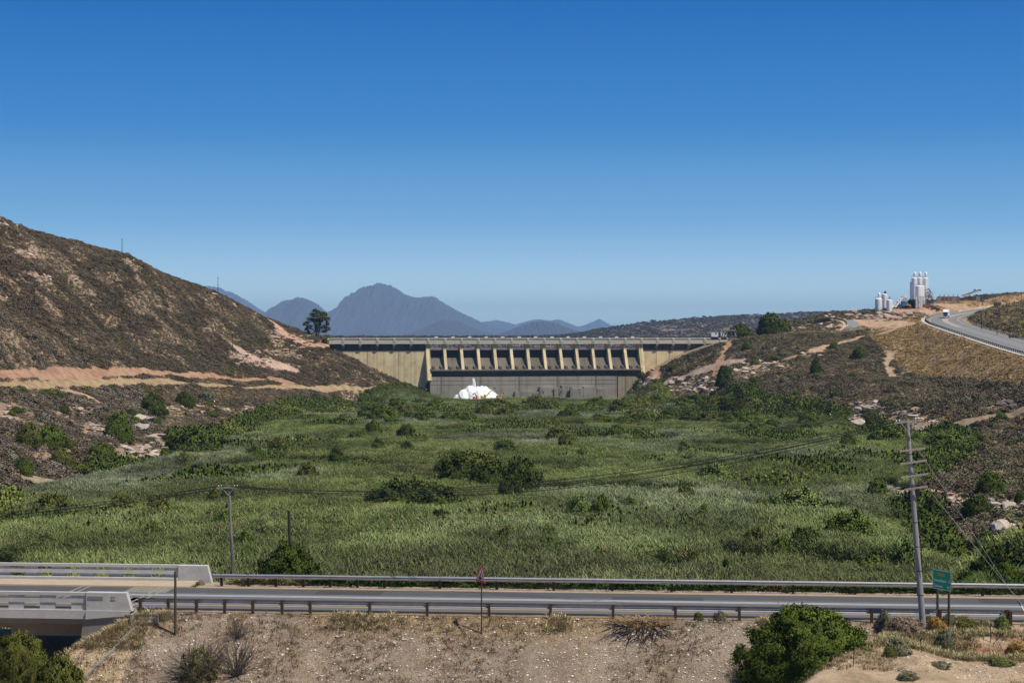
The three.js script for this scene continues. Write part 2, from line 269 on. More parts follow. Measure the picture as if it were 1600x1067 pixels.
{
  const rows = []; for (let d = -3000; d < -80; d += 160) rows.push(d); for (let d = -80; d < 82; d += 5) rows.push(d); for (let d = 82; d < 134; d += .36) rows.push(d); for (let d = 134; d < 205; d += 1.4) rows.push(d); for (let d = 205; d < 1180; d *= 1.0055) rows.push(d); for (let d = 1185; d < 27000; d *= 1.035) rows.push(d);
  const cols = []; for (let u = -.33; u <= .3301; u += .00115) cols.push(u); for (let u = .33, s = .004; u < 2.6; s *= 1.13) { u += s; cols.push(u); cols.unshift(-u); }
  const nr = rows.length, nc = cols.length, P = new Float32Array(nr * nc * 3), C = new Float32Array(nr * nc * 3), U = new Float32Array(nr * nc * 2), I = new Uint32Array((nr - 1) * (nc - 1) * 6);
  let k = 0;
  for (let r = 0; r < nr; r++) for (let q = 0; q < nc; q++, k++) {
    const d = rows[r], x = clamp(cols[q] * Math.max(Math.abs(d), 70), -11000, 11000), h = H(x, d), c = landColor(x, d, h);
    P.set([x, h, -d], k * 3); C.set(c, k * 3); U.set([x / 7, d / 7], k * 2);
  }
  k = 0;
  for (let r = 0; r < nr - 1; r++) for (let q = 0; q < nc - 1; q++) { const a = r * nc + q; I.set([a, a + 1, a + nc, a + 1, a + nc + 1, a + nc], k); k += 6; }
  const g = new THREE.BufferGeometry();
  g.setAttribute('position', new THREE.BufferAttribute(P, 3)); g.setAttribute('color', new THREE.BufferAttribute(C, 3)); g.setAttribute('uv', new THREE.BufferAttribute(U, 2)); g.setIndex(new THREE.BufferAttribute(I, 1)); g.computeVertexNormals();
  const o = new THREE.Mesh(g, groundMat); o.name = 'ground'; o.receiveShadow = o.castShadow = true; o.userData.kind = 'structure'; scene.add(o);
  console.log('ground', nr, nc, nr * nc * 2);
}
// ---------------------------------------------------------------- mountains far behind the dam
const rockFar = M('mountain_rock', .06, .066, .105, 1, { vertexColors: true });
function mountain(label, D, pts, seed, tone = 1) {
  const nx = 340, nt = 80, x0 = pts[0], x1 = pts[pts.length - 2], P = [], C = [], I = [];
  for (let j = 0; j <= nt; j++) for (let i = 0; i <= nx; i++) {
    const px = x0 + (x1 - x0) * i / nx, t = j / nt * 2 - 1, top = Math.max(0, (526 - prof(pts, px)) * D / F), x = gx(px, D), a = Math.abs(t);
    const reach = 900 + 1.6 * top + 60 * (x1 - x0) * D / F / 100;
    const gully = fbm(px * .11 + seed, t * 2.2, 5) - .5, rid = Math.abs(fbm(px * .22 + seed * 3, t * 1.1 + 3, 4) - .5) * 2;
    const y = top * Math.pow(1 - a, 1.15) * (1 + (a > .02 ? 1 : 0) * (.42 * gully - .4 * (rid - .3)) * Math.min(1, a * 5)) + top * (.05 * (fbm(px * .35 + seed, 2, 3) - .5) + (a > .01 ? .09 : 0) * (fbm(px * .9 + seed, t * 14, 4) - .5));
    P.push(x, CY - 2 * D / F + y - (a > .97 ? 60 : 0), -D + t * -1 * reach * (t < 0 ? -1 : -1) * 1);
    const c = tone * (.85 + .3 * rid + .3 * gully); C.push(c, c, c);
  }
  for (let j = 0; j < nt; j++) for (let i = 0; i < nx; i++) { const a = j * (nx + 1) + i; I.push(a, a + nx + 1, a + 1, a + 1, a + nx + 1, a + nx + 2); }
  const g = new THREE.BufferGeometry(); g.setAttribute('position', new THREE.Float32BufferAttribute(P, 3)); g.setAttribute('color', new THREE.Float32BufferAttribute(C, 3)); g.setIndex(I); g.computeVertexNormals();
  const o = new THREE.Mesh(g, rockFar); o.name = numbered('mountain'); tag(o, label, null, null, 'structure'); scene.add(o);
}
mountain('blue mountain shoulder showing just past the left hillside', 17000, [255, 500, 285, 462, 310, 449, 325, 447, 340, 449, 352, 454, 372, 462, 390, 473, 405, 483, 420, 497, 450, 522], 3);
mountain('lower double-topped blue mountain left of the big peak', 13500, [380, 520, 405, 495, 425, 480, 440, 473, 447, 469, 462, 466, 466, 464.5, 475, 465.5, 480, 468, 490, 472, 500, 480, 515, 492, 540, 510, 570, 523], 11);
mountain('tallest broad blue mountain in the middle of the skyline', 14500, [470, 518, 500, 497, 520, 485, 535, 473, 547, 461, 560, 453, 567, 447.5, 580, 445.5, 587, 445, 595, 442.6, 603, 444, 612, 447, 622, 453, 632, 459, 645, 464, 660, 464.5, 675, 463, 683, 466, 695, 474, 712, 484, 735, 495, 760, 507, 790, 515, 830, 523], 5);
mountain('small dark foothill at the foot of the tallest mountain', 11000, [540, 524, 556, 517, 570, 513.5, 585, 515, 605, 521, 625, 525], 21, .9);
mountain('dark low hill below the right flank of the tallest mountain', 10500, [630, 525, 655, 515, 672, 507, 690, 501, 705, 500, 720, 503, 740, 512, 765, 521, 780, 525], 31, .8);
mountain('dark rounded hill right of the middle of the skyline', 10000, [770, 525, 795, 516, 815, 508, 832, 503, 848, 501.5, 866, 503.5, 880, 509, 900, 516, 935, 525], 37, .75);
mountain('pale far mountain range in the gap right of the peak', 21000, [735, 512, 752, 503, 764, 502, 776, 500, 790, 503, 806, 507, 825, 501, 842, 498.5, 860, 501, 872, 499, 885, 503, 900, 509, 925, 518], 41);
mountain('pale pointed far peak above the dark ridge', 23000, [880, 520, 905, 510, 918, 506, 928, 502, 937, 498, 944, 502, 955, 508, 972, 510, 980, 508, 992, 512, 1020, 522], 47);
// ---------------------------------------------------------------- surfaces
const concTex = tex(512, (u, v) => .62 + .3 * wf(u, v, 6, 5, 2) + .12 * (wn(u, v, 128, 8) - .5)), concBump = tex(512, (u, v) => wf(u, v, 32, 4, 6));
const streakTex = tex(512, (u, v) => { const s = wn(u, .5, 64, 3) * .6 + wn(u, .5, 21, 5) * .4, m = wf(u, v, 5, 4, 7), down = wn(u, v, 2, 4); return .42 + .5 * m * .8 - .34 * Math.max(0, s - .48) * (.6 + .8 * down) * 2 + .1 * (wn(u, v, 90, 2) - .5) + (Math.abs((v * 8) % 1 - .5) > .47 ? -.07 : 0) + .1; });
const asphTex = tex(512, (u, v) => .72 + .22 * wf(u, v, 5, 4, 12) + .22 * (wn(u, v, 200, 8) - .5));
const metalTex = tex(256, (u, v) => .75 + .25 * wf(u, v, 4, 4, 15));
const woodTex = tex(256, (u, v) => .55 + .35 * wn(u, v * .06, 60, 3) + .15 * (wn(u, v, 50, 7) - .5));
const scaled = (t, s) => { const c = t.clone(); c.repeat.set(s, s); c.needsUpdate = true; return c; };
const mConc = M('painted concrete', .6, .585, .56, .8, { map: scaled(concTex, .4), bumpMap: concBump, bumpScale: .004 });
const mConcRaw = M('raw concrete', .33, .30, .25, .9, { map: scaled(concTex, .3), bumpMap: concBump, bumpScale: .01 });
const mAsph = M('asphalt', .082, .083, .088, .9, { map: scaled(asphTex, .25), bumpMap: scaled(asphTex, .5), bumpScale: .006 });
const mLineW = M('white road paint', .6, .6, .58, .7, { map: scaled(asphTex, .7) }), mLineY = M('yellow road paint', .62, .40, .10, .7, { map: scaled(asphTex, .7) });
const mGalv = M('galvanised steel', .52, .53, .55, .42, { metalness: .75, map: metalTex }), mGalvOld = M('dull galvanised steel', .36, .36, .37, .6, { metalness: .4, map: metalTex });
const mPost = M('dark creosoted timber', .075, .045, .03, .9, { map: woodTex }), mPole = M('weathered timber', .27, .25, .235, .9, { map: woodTex }), mPoleDark = M('dark pole timber', .06, .05, .042, .95, { map: woodTex }), mGreenPost = M('tanalised post', .085, .08, .05, .9, { map: woodTex });
const mBolt = M('dark iron', .03, .026, .024, .7, { metalness: .4 }), mWire = M('black cable', .012, .012, .012, .7), mSteelWire = M('bright stay wire', .42, .43, .44, .5, { metalness: .5 });
const mWhite = M('white paint', .78, .78, .77, .6), mRed = M('red sign film', .55, .02, .03, .5), mBackGrey = M('sign back', .05, .05, .052, .7);
const TURN = -5.1 * rad;
const onRoad = (name, label, cat, u, v, y = 0, group) => thing(name, label, cat, road(u, v, RY + y), TURN, group);
// ---------------------------------------------------------------- the road along the foot of the valley
const sheet = (u0, u1, v0, v1, y) => new THREE.PlaneGeometry(u1 - u0, v1 - v0, Math.max(1, Math.round((u1 - u0) / 4)), 1).rotateX(-Math.PI / 2).translate((u0 + u1) / 2, y, -(v0 + v1) / 2);
{
  const r = onRoad('road', null, null, 0, 0); r.userData.kind = 'structure';
  const slab = Bx(137, .12, 8.95, -6.5, -.06, -5.28); mesh('carriageway', slab, mAsph, r);
  const worn = M('worn asphalt', .135, .135, .138, .9, { map: scaled(asphTex, .25) });
  mesh('worn_lane', sheet(-75, 62, 4.9, 7.2, .004), worn, r); mesh('worn_lane', sheet(-75, 62, .95, 2.9, .004), worn, r);
  const patchM = M('dark asphalt patch', .055, .055, .058, .9, { map: scaled(asphTex, .3) });
  for (const [a, b2, v0, v1] of [[-14, -9.5, 7.3, 9.2], [6, 12, 6.9, 8.1], [20, 23.5, 3, 4.8], [-20, -17, 2.95, 4.85], [30, 41, 7.4, 9.3], [-2, 1.2, 3, 4.6]]) mesh('repair_patch', sheet(a, b2, v0, v1, .0065), patchM, r);
  mesh('edge_line', sheet(-75, 62, 2.0, 2.17, .009), mLineY, r); mesh('edge_line', sheet(-75, 62, 9.5, 9.64, .009), mLineY, r);
  mesh('centre_line', sheet(-75, 62, 5.86, 6.04, .009), mLineW, r); mesh('centre_line', sheet(-75, 62, 6.26, 6.44, .009), mLineW, r);
}
// ---------------------------------------------------------------- guardrails
const wBeam = (len) => { const c = [[0, 0], [.03, .015], [.075, .08], [.12, .08], [.155, .02], [.19, .08], [.235, .08], [.28, .015], [.31, 0]], p = [...c.map(([y, x]) => [x, y]), ...c.slice().reverse().map(([y, x]) => [x - .012, y])]; return ext(p, len).rotateY(Math.PI / 2); };   // runs along +x, bulges towards -z
function guardrail(label, v, us, side, u0, u1, mat) {
  const g = onRoad('guardrail', label, 'guardrail', u0, v), L = 3.81;
  const B = geo(wBeam(L + .22)); B.userData.done = true; if (side < 0) B.rotateY(Math.PI).translate(L, 0, 0);
  for (let u = 0, i = 0; u < u1 - u0 - .1; u += L, i++) { const m = mesh('rail', B, mat[i % mat.length], g); m.position.set(u, .44 + (i % 2) * .004, side * .02 + (i % 2) * .012); m.rotation.z = (hash(i, 4) - .5) * .004; }
  const P = geo([Bx(.17, 1.3, .19, 0, .12, side * .17), Bx(.15, .34, .1, 0, .58, side * .055)]); P.userData.done = true;
  const bolts = geo([Cy(.022, .022, .03, 0, .6, -side * .015, 6, Math.PI / 2)]); bolts.userData.done = true;
  us.forEach((u, i) => { const p = mesh('post', P, mPost, g); p.position.set(u - u0, (hash(i, 9) - .5) * .05, 0); p.rotation.set((hash(i, 2) - .5) * .03, 0, (hash(i, 7) - .5) * .04); mesh('bolt', bolts, mBolt, p); });
  return g;
}
const mGalvB = M('scuffed galvanised steel', .44, .45, .47, .5, { metalness: .7, map: metalTex });
guardrail('steel guardrail on brown timber posts along the near edge of the road', -.1, [218, 262, 306, 350, 394, 440, 484, 577, 667, 764, 860, 958, 1056, 1156, 1260, 1363, 1470, 1575, 1682].map((p) => uAt(p, -.3)), 1, uAt(214, -.1), uAt(1572, -.1), [mGalvB, mGalv, mGalvB]);
guardrail('steel guardrail along the far edge of the road in front of the reeds', 11.2, [345, 387, 430, 473, 515, 557.5, 600, 687, 776, 865, 957, 1050, 1144, 1240, 1337, 1436, 1537, 1640].map((p) => uAt(p, 11.3)), -1, uAt(336, 11.2), uAt(1690, 11.2), [mGalv, mGalv, mGalvB]);
{ // the brighter far end of the near rail, starting again right of the signs
  const g = onRoad('guardrail', 'short brighter length of guardrail at the right end of the near one', 'guardrail', uAt(1566, -.1), -.2), B = geo(wBeam(3.9)); B.userData.done = true;
  for (const u of [0, 3.81]) mesh('rail', B, mGalv, g).position.set(u, .43, 0);
  mesh('post', Bx(.17, 1.2, .19, .5, .1, .17), mPost, g);
}
// ---------------------------------------------------------------- road bridge at the left
{
  const b = onRoad('road_bridge', 'grey concrete road bridge with open post and rail parapets', 'bridge', 0, 0);
  const uj = uAt(135, -.35), ue = uAt(206, -.35), uf = uAt(278, 12.9), ufe = uAt(331, 12.9), L = -78;
  mesh('deck', [Bx(uj - L, .8, 13.2, (uj + L) / 2, -.53, -6.3)], mConcRaw, b);
  mesh('edge_beam', [Bx(uj - L - .04, .56, .4, (uj + L) / 2, -.27, .42)], mConc, b);
  mesh('sidewalk', Bx(uf - L + 1.6, .1, 2.9, (uf + L) / 2 + .8, -.015, -11.25), M('sandy paving', .5, .4, .29, .9, { map: scaled(concTex, .3) }), b);
  mesh('kerb', Bx(uf - L, .26, .3, (uf + L) / 2, .1, -12.6), mConc, b);
  // parapets
  for (const [u1, z, inner] of [[uj, .4, 0], [uf, -12.95, 1]]) {
    const step = 2.05;
    mesh('top_rail', Bx(u1 - L, .2, .3, (u1 + L) / 2, 1.02, z), mConc, b); mesh('middle_rail', Bx(u1 - L, .27, .24, (u1 + L) / 2, .59, z), mConc, b);
    for (let u = u1 - .45; u > L; u -= step) mesh('parapet_post', Bx(.98, 1.1, .16, u - .05, .37, z - (inner ? .03 : -.0)), mConc, b);
    const e = inner ? ufe : ue, top = inner ? 1.08 : 1.12, pts = [[u1 + .04, inner ? -.25 : .02], [e, inner ? -.25 : .02], [e - .34, top], [u1 + .04, top]];
    mesh('end_block', ext(pts, .4, { bevelEnabled: true, bevelSize: .03, bevelThickness: .03, bevelSegments: 2 }).translate(0, 0, z - .2), mConc, b);
  }
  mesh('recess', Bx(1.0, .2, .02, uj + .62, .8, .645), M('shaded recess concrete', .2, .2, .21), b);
  const pq = mesh('plaque', Bx(.26, .2, .03, uAt(178, -.35), .84, .645), M('plaque', .25, .26, .28, .5), b); mesh('plaque_rim', Bx(.3, .03, .04, uAt(178, -.35), .72, .645), mConc, pq);
  // abutment: wing wall facing the viewer, its left edge leaning
  mesh('abutment', ext([[uj - .12, .0], [ue - .1, .0], [ue + 1.2, -6], [uj - .7, -9], [uj - .5, -3.4]], 13.5).translate(0, 0, -12.9), mConcRaw, b).userData.label = 'wing wall with a damp brown lower part';
  mesh('edge_beam', ext([[uj + .02, -.55], [ue - .15, -.3], [ue, .0], [uj + .02, .0]], .16).translate(0, 0, .56), mConc, b);
  const cap = mesh('cross_beam', Bx(5.2, 1.0, 9.5, uj - 3.0, -1.45, -6), mConcRaw, b);
  mesh('girder', Bx(uj - L - 1, .62, .7, (uj + L) / 2, -1.22, -2), mConcRaw, b); mesh('girder', Bx(uj - L - 1, .62, .7, (uj + L) / 2, -1.22, -10), mConcRaw, b);
  const rust = M('rust-stained concrete', .22, .1, .055, .9, { map: scaled(concTex, .3) });
  for (const [u, z] of [[uj - 1.05, -4.5], [uj - 1.05, -9.5], [-46, -4.5], [-46, -9.5]]) mesh('column', Cy(.62, .68, 9, u, -6.4, z, 20), rust, b);
  for (const u of [uAt(205, 3), uAt(75, 3)]) { mesh('expansion_joint', Bx(.12, .02, 10.4, u, .006, -6.0), mConcRaw, b); mesh('expansion_joint', Bx(.12, .02, 10.4, u + .5, .006, -6.0), mConcRaw, b); }
}
{ // concrete kerb running down the slope beside the bridge, and the little chute at the guardrail's start
  const pts = [[212, 984], [196, 1000], [180, 1016], [163, 1033], [146, 1050], [130, 1066], [112, 1084]].map(([px, py]) => { const d = hit(px, py); return at(px, py, d).add(V3(0, .1, 0)); });
  const k = thing('slope_kerb', 'pale concrete kerb running diagonally down the slope beside the bridge', 'kerb', pts[0]);
  for (let i = 0; i < pts.length - 1; i++) { const a = pts[i].clone().sub(pts[0]), c = pts[i + 1].clone().sub(pts[0]), e = c.clone().sub(a).multiplyScalar(.96).add(a); mesh('kerb_block', beam(a, e, .2, .34), mConcRaw, k); }
  const uc = uAt(226, -.9), c = onRoad('drain_chute', 'small stepped concrete drain chute under the start of the near guardrail', 'drain', uc, -.55, -.1);
  for (let i = 0; i < 3; i++) mesh('step', Bx(1.5, .14, .34, .1, -.1 - i * .2, .15 + i * .34), mConcRaw, c);
  mesh('side_wall', Bx(.14, .5, 1.2, -.7, -.2, .5), mConcRaw, c); mesh('side_wall', Bx(.14, .5, 1.2, .92, -.22, .5), mConcRaw, c);
  const st = M('stacked stone', .2, .12, .08);
  for (let i = 0; i < 9; i++) mesh('stone', new THREE.DodecahedronGeometry(.16, 0).scale(1.3, .7, 1).translate(-1.15 + (i % 3) * .22, -.55 + Math.floor(i / 3) * .2, .25 + .1 * hash(i, 3)), st, c);
}
// ---------------------------------------------------------------- signs and posts by the road
function canvasTex(w, h, draw) { const c = document.createElement('canvas'); c.width = w; c.height = h; const x = c.getContext('2d'); draw(x, w, h); const t = new THREE.CanvasTexture(c); t.colorSpace = THREE.SRGBColorSpace; t.magFilter = THREE.LinearFilter; return t; }
{
  const d = 104.6, p = at(1473, 955, d), s = thing('direction_sign', 'green road sign reading R364 Clanwilliam Calvinia on two timber posts', 'road sign', [p.x, H(p.x, d), p.z], 62 * rad * -1);
  const y0 = gy(891, d) - H(p.x, d), W = 1.62, h = 1.2;
  const t = canvasTex(512, 380, (x, w, hh) => {
    x.fillStyle = '#10a578'; x.fillRect(0, 0, w, hh); x.strokeStyle = '#f4f6f4'; x.lineWidth = 12; x.strokeRect(10, 10, w - 20, hh - 20);
    x.fillStyle = '#f0a818'; x.font = 'bold 78px sans-serif'; x.textAlign = 'center'; x.fillText('R364', 250, 118);
    x.fillStyle = '#ffffff'; x.textAlign = 'left'; x.font = 'bold 66px sans-serif'; x.fillText('Clanwilliam', 34, 230, 350); x.fillText('2', 440, 230); x.fillText('Calvinia', 34, 336, 250); x.fillText('15', 396, 336, 84);
  });
  const board = mesh('board', Bx(W, h, .03, 0, y0 - h / 2, 0), mBackGrey, s), f = new THREE.PlaneGeometry(W, h).translate(0, y0 - h / 2, .019);
  const face = mesh('sign_face', f, M('sign print', 1, 1, 1, .55, { map: t }), s, true);
  for (const x of [-.5, .5]) { mesh('post', Cy(.07, .08, y0 - .5, x, (y0 - .5) / 2 - .1, -.1, 10), mGreenPost, s); }
  mesh('bracket', [Bx(W * .8, .05, .05, 0, y0 - .3, -.035), Bx(W * .8, .05, .05, 0, y0 - .9, -.035)], mGalvOld, s);
}
function triSign(name, label, pos, turn, height, side, draw) {
  const s = thing(name, label, 'road sign', pos, turn);
  const a = side / 2, hh = side * .866, tri = (k, z, dep) => ext([[-a * k, -hh / 3 * k], [a * k, -hh / 3 * k], [0, hh * 2 / 3 * k]], dep).translate(0, height - hh * 2 / 3, z);
  mesh('board', tri(1, 0, .02), mRed, s); mesh('inner_panel', tri(.68, .0225, .004), mWhite, s);
  if (draw) draw(s, height - hh * 2 / 3 - hh * .08, side);
  mesh('post', Cy(.04, .045, height - .1, 0, (height - .1) / 2, -.06, 8), mPoleDark, s); mesh('clamp', [Bx(.14, .05, .06, 0, height - hh * .45, -.02), Bx(.14, .05, .06, 0, height - hh * .8, -.02)], mGalvOld, s);
  return s;
}
{
  const d = 105.6, p = at(751, 962, d);
  triSign('warning_sign', 'red and white triangular warning sign with a black figure on a bicycle', V3(p.x, H(p.x, d) - .05, p.z), -60 * rad, gy(882, d) - H(p.x, d), 1.2, (s, y, S) => {
    const k = M('black sign film', .01, .01, .01, .6), z = .029, ring = (x, yy) => new THREE.TorusGeometry(.1, .016, 6, 20).translate(x, yy, z), seg = (x0, y0, x1, y1, r = .017) => bar(V3(x0, y0, z), V3(x1, y1, z), r, 6);
    y -= .03;
    mesh('cyclist_symbol', [ring(-.15, y - .05), ring(.15, y - .05), seg(-.15, y - .05, 0, y - .05), seg(0, y - .05, .1, y + .08), seg(-.07, y + .07, .1, y + .08), seg(-.07, y + .07, 0, y - .05), seg(-.15, y - .05, -.07, y + .07), seg(.1, y + .08, .15, y - .05), seg(.1, y + .08, .09, y + .13), seg(-.07, y + .1, .02, y + .24, .036), seg(.02, y + .24, .11, y + .15, .024), seg(-.06, y + .1, .03, y + .03, .03), seg(.03, y + .03, .01, y - .08, .021), new THREE.SphereGeometry(.042, 10, 8).translate(.06, y + .3, z)], k, s);
  });
}
{ // stout wooden post in front of the guardrail, left
  const d = 106.9, p = at(273, 959, d), y = H(p.x, d), h = gy(893, d) - y;
  const o = thing('wooden_post', 'single dark wooden post standing before the guardrail near the bridge', 'post', [p.x, y, p.z]);
  mesh('shaft', [Cy(.075, .085, h + .3, 0, h / 2 - .15, 0, 12)], mGreenPost, o); mesh('cap', Cy(.03, .08, .04, 0, h + .02, 0, 12), mGreenPost, o);
}
// ---------------------------------------------------------------- telephone poles and wires
function crossArm(t, c, w, tilt, m = mPole) { return mesh('crossarm', Bx(w, .11, .09, c.x, c.y, c.z, 0, 0, tilt), m, t); }
let armR, armL;
{
  const d = 103.7, b = at(1445, 986, d), top = at(1418, 655, d + .5), y = H(b.x, d) - .5; b.y = y;
  const t = thing('telephone_pole', 'tall leaning grey telephone pole with five crossarms right of the road sign', 'telephone pole', b), T = top.clone().sub(b);
  mesh('shaft', bar(V3(0, 0, 0), T, .2, 16, .12), M('silvered pole', .34, .335, .34, .75, { map: woodTex }), t);
  const on = (px0, py0, px1, py1) => { const A = at(px0, py0, d + .2).sub(b), C = at(px1, py1, d + .2).sub(b); return [A.clone().add(C).multiplyScalar(.5).add(V3(0, 0, .2)), A.distanceTo(C), Math.atan2(C.y - A.y, C.x - A.x)]; };
  const arms = [[1397, 661, 1438, 656], [1405, 705, 1446, 700], [1406, 725, 1448, 719], [1408, 746, 1450, 740], [1413, 765, 1449, 760]].map((q) => on(...q));
  arms.forEach(([c, w, a], i) => { const m = crossArm(t, c, w, a, M('pale crossarm', .42, .38, .32, .9, { map: woodTex })); if (!i) for (const s of [-.42, -.3, .3, .42]) mesh('insulator', lathe([[0, 0], [.035, .01], [.03, .05], [.045, .06], [.03, .12], [0, .13]], 10).translate(c.x + w * s, c.y + .05 + w * s * Math.tan(a), c.z), mWhite, m); });
  const c0 = arms[0][0]; for (const s of [-1, 1]) mesh('brace', bar(c0.clone().add(V3(s * .42, -.08, .05)), c0.clone().add(V3(.03, -.62, .08)), .022, 6), mGalvOld, t);
  mesh('cable_coil', new THREE.TorusGeometry(.16, .022, 8, 24).translate(c0.x - .42, c0.y - .38, c0.z), mWire, t);
  mesh('junction_box', [Bx(.16, .5, .14, T.x * .665 + .2, T.y * .665, .15), Bx(.2, .03, .18, T.x * .665 + .2, T.y * .665 + .26, .15)], mBolt, t);
  mesh('down_cable', bar(V3(T.x * .3 + .17, T.y * .3, .1), V3(T.x * .64 + .17, T.y * .64, .1), .025, 6), mWire, t);
  mesh('pole_band', [.2, .31, .42, .53, .84].map((k) => Cy(.2 - .08 * k, .205 - .08 * k, .05, T.x * k, T.y * k, T.z * k, 16)), mBolt, t);
  armR = c0.clone().add(b);
  // two stays, down to an anchor off the right of the road
  const an = at(1625, 985, 103); an.y = H(an.x, 103);
  [[.93, 0], [.78, .35]].forEach(([k, off], i) => {
    const A = b.clone().add(T.clone().multiplyScalar(k)), E2 = an.clone().add(V3(off, 0, off)), s = thing('stay_wire', i ? 'lower of the two thin stay wires of the tall leaning pole' : 'upper of the two thin stay wires of the tall leaning pole', 'stay wire', A, 0);
    const v = E2.clone().sub(A); mesh('wire', bar(V3(0, 0, 0), v, .011, 5), mSteelWire, s);
    if (!i) { mesh('white_guard', bar(v.clone().multiplyScalar(.862), v.clone().multiplyScalar(.905), .05, 8), mWhite, s); mesh('black_guard', bar(v.clone().multiplyScalar(.835), v.clone().multiplyScalar(.861), .03, 8), mWire, s); }
  });
}
function simplePole(label, b, top, arm) {
  const t = thing('telephone_pole', label, 'telephone pole', b), T = top.clone().sub(b);
  mesh('shaft', bar(V3(0, 0, 0), T, .12, 12, .085), mPole, t);
  const c = T.clone().add(V3(-.05, -.12, .12)); const m = crossArm(t, c, arm, .06, M('pale arm timber', .4, .37, .33, .9, { map: woodTex }));
  for (const s of [-.42, -.3, .3, .42]) mesh('insulator', lathe([[0, 0], [.035, .01], [.03, .05], [.045, .06], [.03, .12], [0, .13]], 10).translate(c.x + arm * s, c.y + .05, c.z), mWhite, m);
  for (const s of [-1, 1]) mesh('brace', bar(c.clone().add(V3(s * .45, -.04, .04)), c.clone().add(V3(.03, -.55, .02)), .02, 6), mGalv, t);
  mesh('junction_box', Bx(.14, .3, .14, T.x * .84 - .16, T.y * .84 - .1, .08), mBolt, t);
  return c.clone().add(b);
}
{
  const d = 125, b = at(365, 913, d); b.y = H(b.x, d) - .3; armL = simplePole('slim telephone pole with one crossarm behind the far guardrail, left', b, at(357, 759, d + .3), 1.6);
  const b2 = V3(-92, H(-92, 152) - .3, -152); const armF = simplePole('slim telephone pole standing beyond the left edge of the view', b2, b2.clone().add(V3(0, 11, 0)), 1.6);
  const sag = (A, C, s, r) => { const q = []; for (let i = 0; i <= 24; i++) { const t = i / 24; q.push(A.clone().lerp(C, t).add(V3(0, -4 * s * t * (1 - t), 0))); } return new THREE.TubeGeometry(new THREE.CatmullRomCurve3(q), 40, r, 5); };
  [[-.62, 1.75], [-.45, 2.05], [.45, 2.3], [.62, 1.9]].forEach(([o, s], i) => {
    const A = armR.clone().add(V3(o, .1 + o * .12, 0)), C = armL.clone().add(V3(o, .12, 0)), E2 = armF.clone().add(V3(o, .12, 0));
    const k = ['outer left', 'inner left', 'inner right', 'outer right'][i];
    const w = thing('overhead_wire', 'black wire from the ' + k + ' insulator sagging between the telephone poles', 'wire', A); const mv = (g) => g.translate(-A.x, -A.y, -A.z);
    mesh('span', mv(sag(A, C, s, .021)), mWire, w); mesh('span', mv(sag(C, E2, s * .9 + .4, .021)), mWire, w);
  });
  const d2 = 127, s = at(455, 880, d2), t2 = at(451, 798, d2); s.y = H(s.x, d2); const st = thing('pole_stub', 'dark cut-off pole stub rising behind the dark bush by the guardrail', 'pole', s); mesh('shaft', bar(V3(0, 0, 0), t2.sub(s), .13, 12, .11), mPoleDark, st); mesh('band', Cy(.125, .125, .06, -.12, 3.1, 0, 12), mBolt, st);
}
{ // iron droppers of a wire fence on the bare ground at the right
  const names = ['leftmost iron fence dropper, half hidden by the big green bush', 'iron fence dropper among the grey shrubs left of the leaning pole', 'short iron fence dropper below the leaning pole', 'iron fence dropper before the grey-green shrub', 'iron fence dropper standing against the red earth bank', 'rightmost short iron dropper by the guardrail'];
  [[1335, 1015, 1040], [1398, 1001, 1027], [1440, 1000, 1020], [1490, 985, 1013], [1549, 974, 1008], [1550, 970, 992]].slice(0, 5).forEach(([px, y0, y1], i) => {
    const d = hit(px, y1), p = onLand(px, d, -.1), h = gy(y0, d) - p.y, o = thing('fence_dropper', names[i], 'fence post', p, .3 * i);
    mesh('shaft', [Bx(.045, h, .012, 0, h / 2, 0, 0, 0, .04 * (i % 3 - 1)), Bx(.012, h, .04, 0, h / 2, .02, 0, 0, .04 * (i % 3 - 1))], mBolt, o);
  });
}
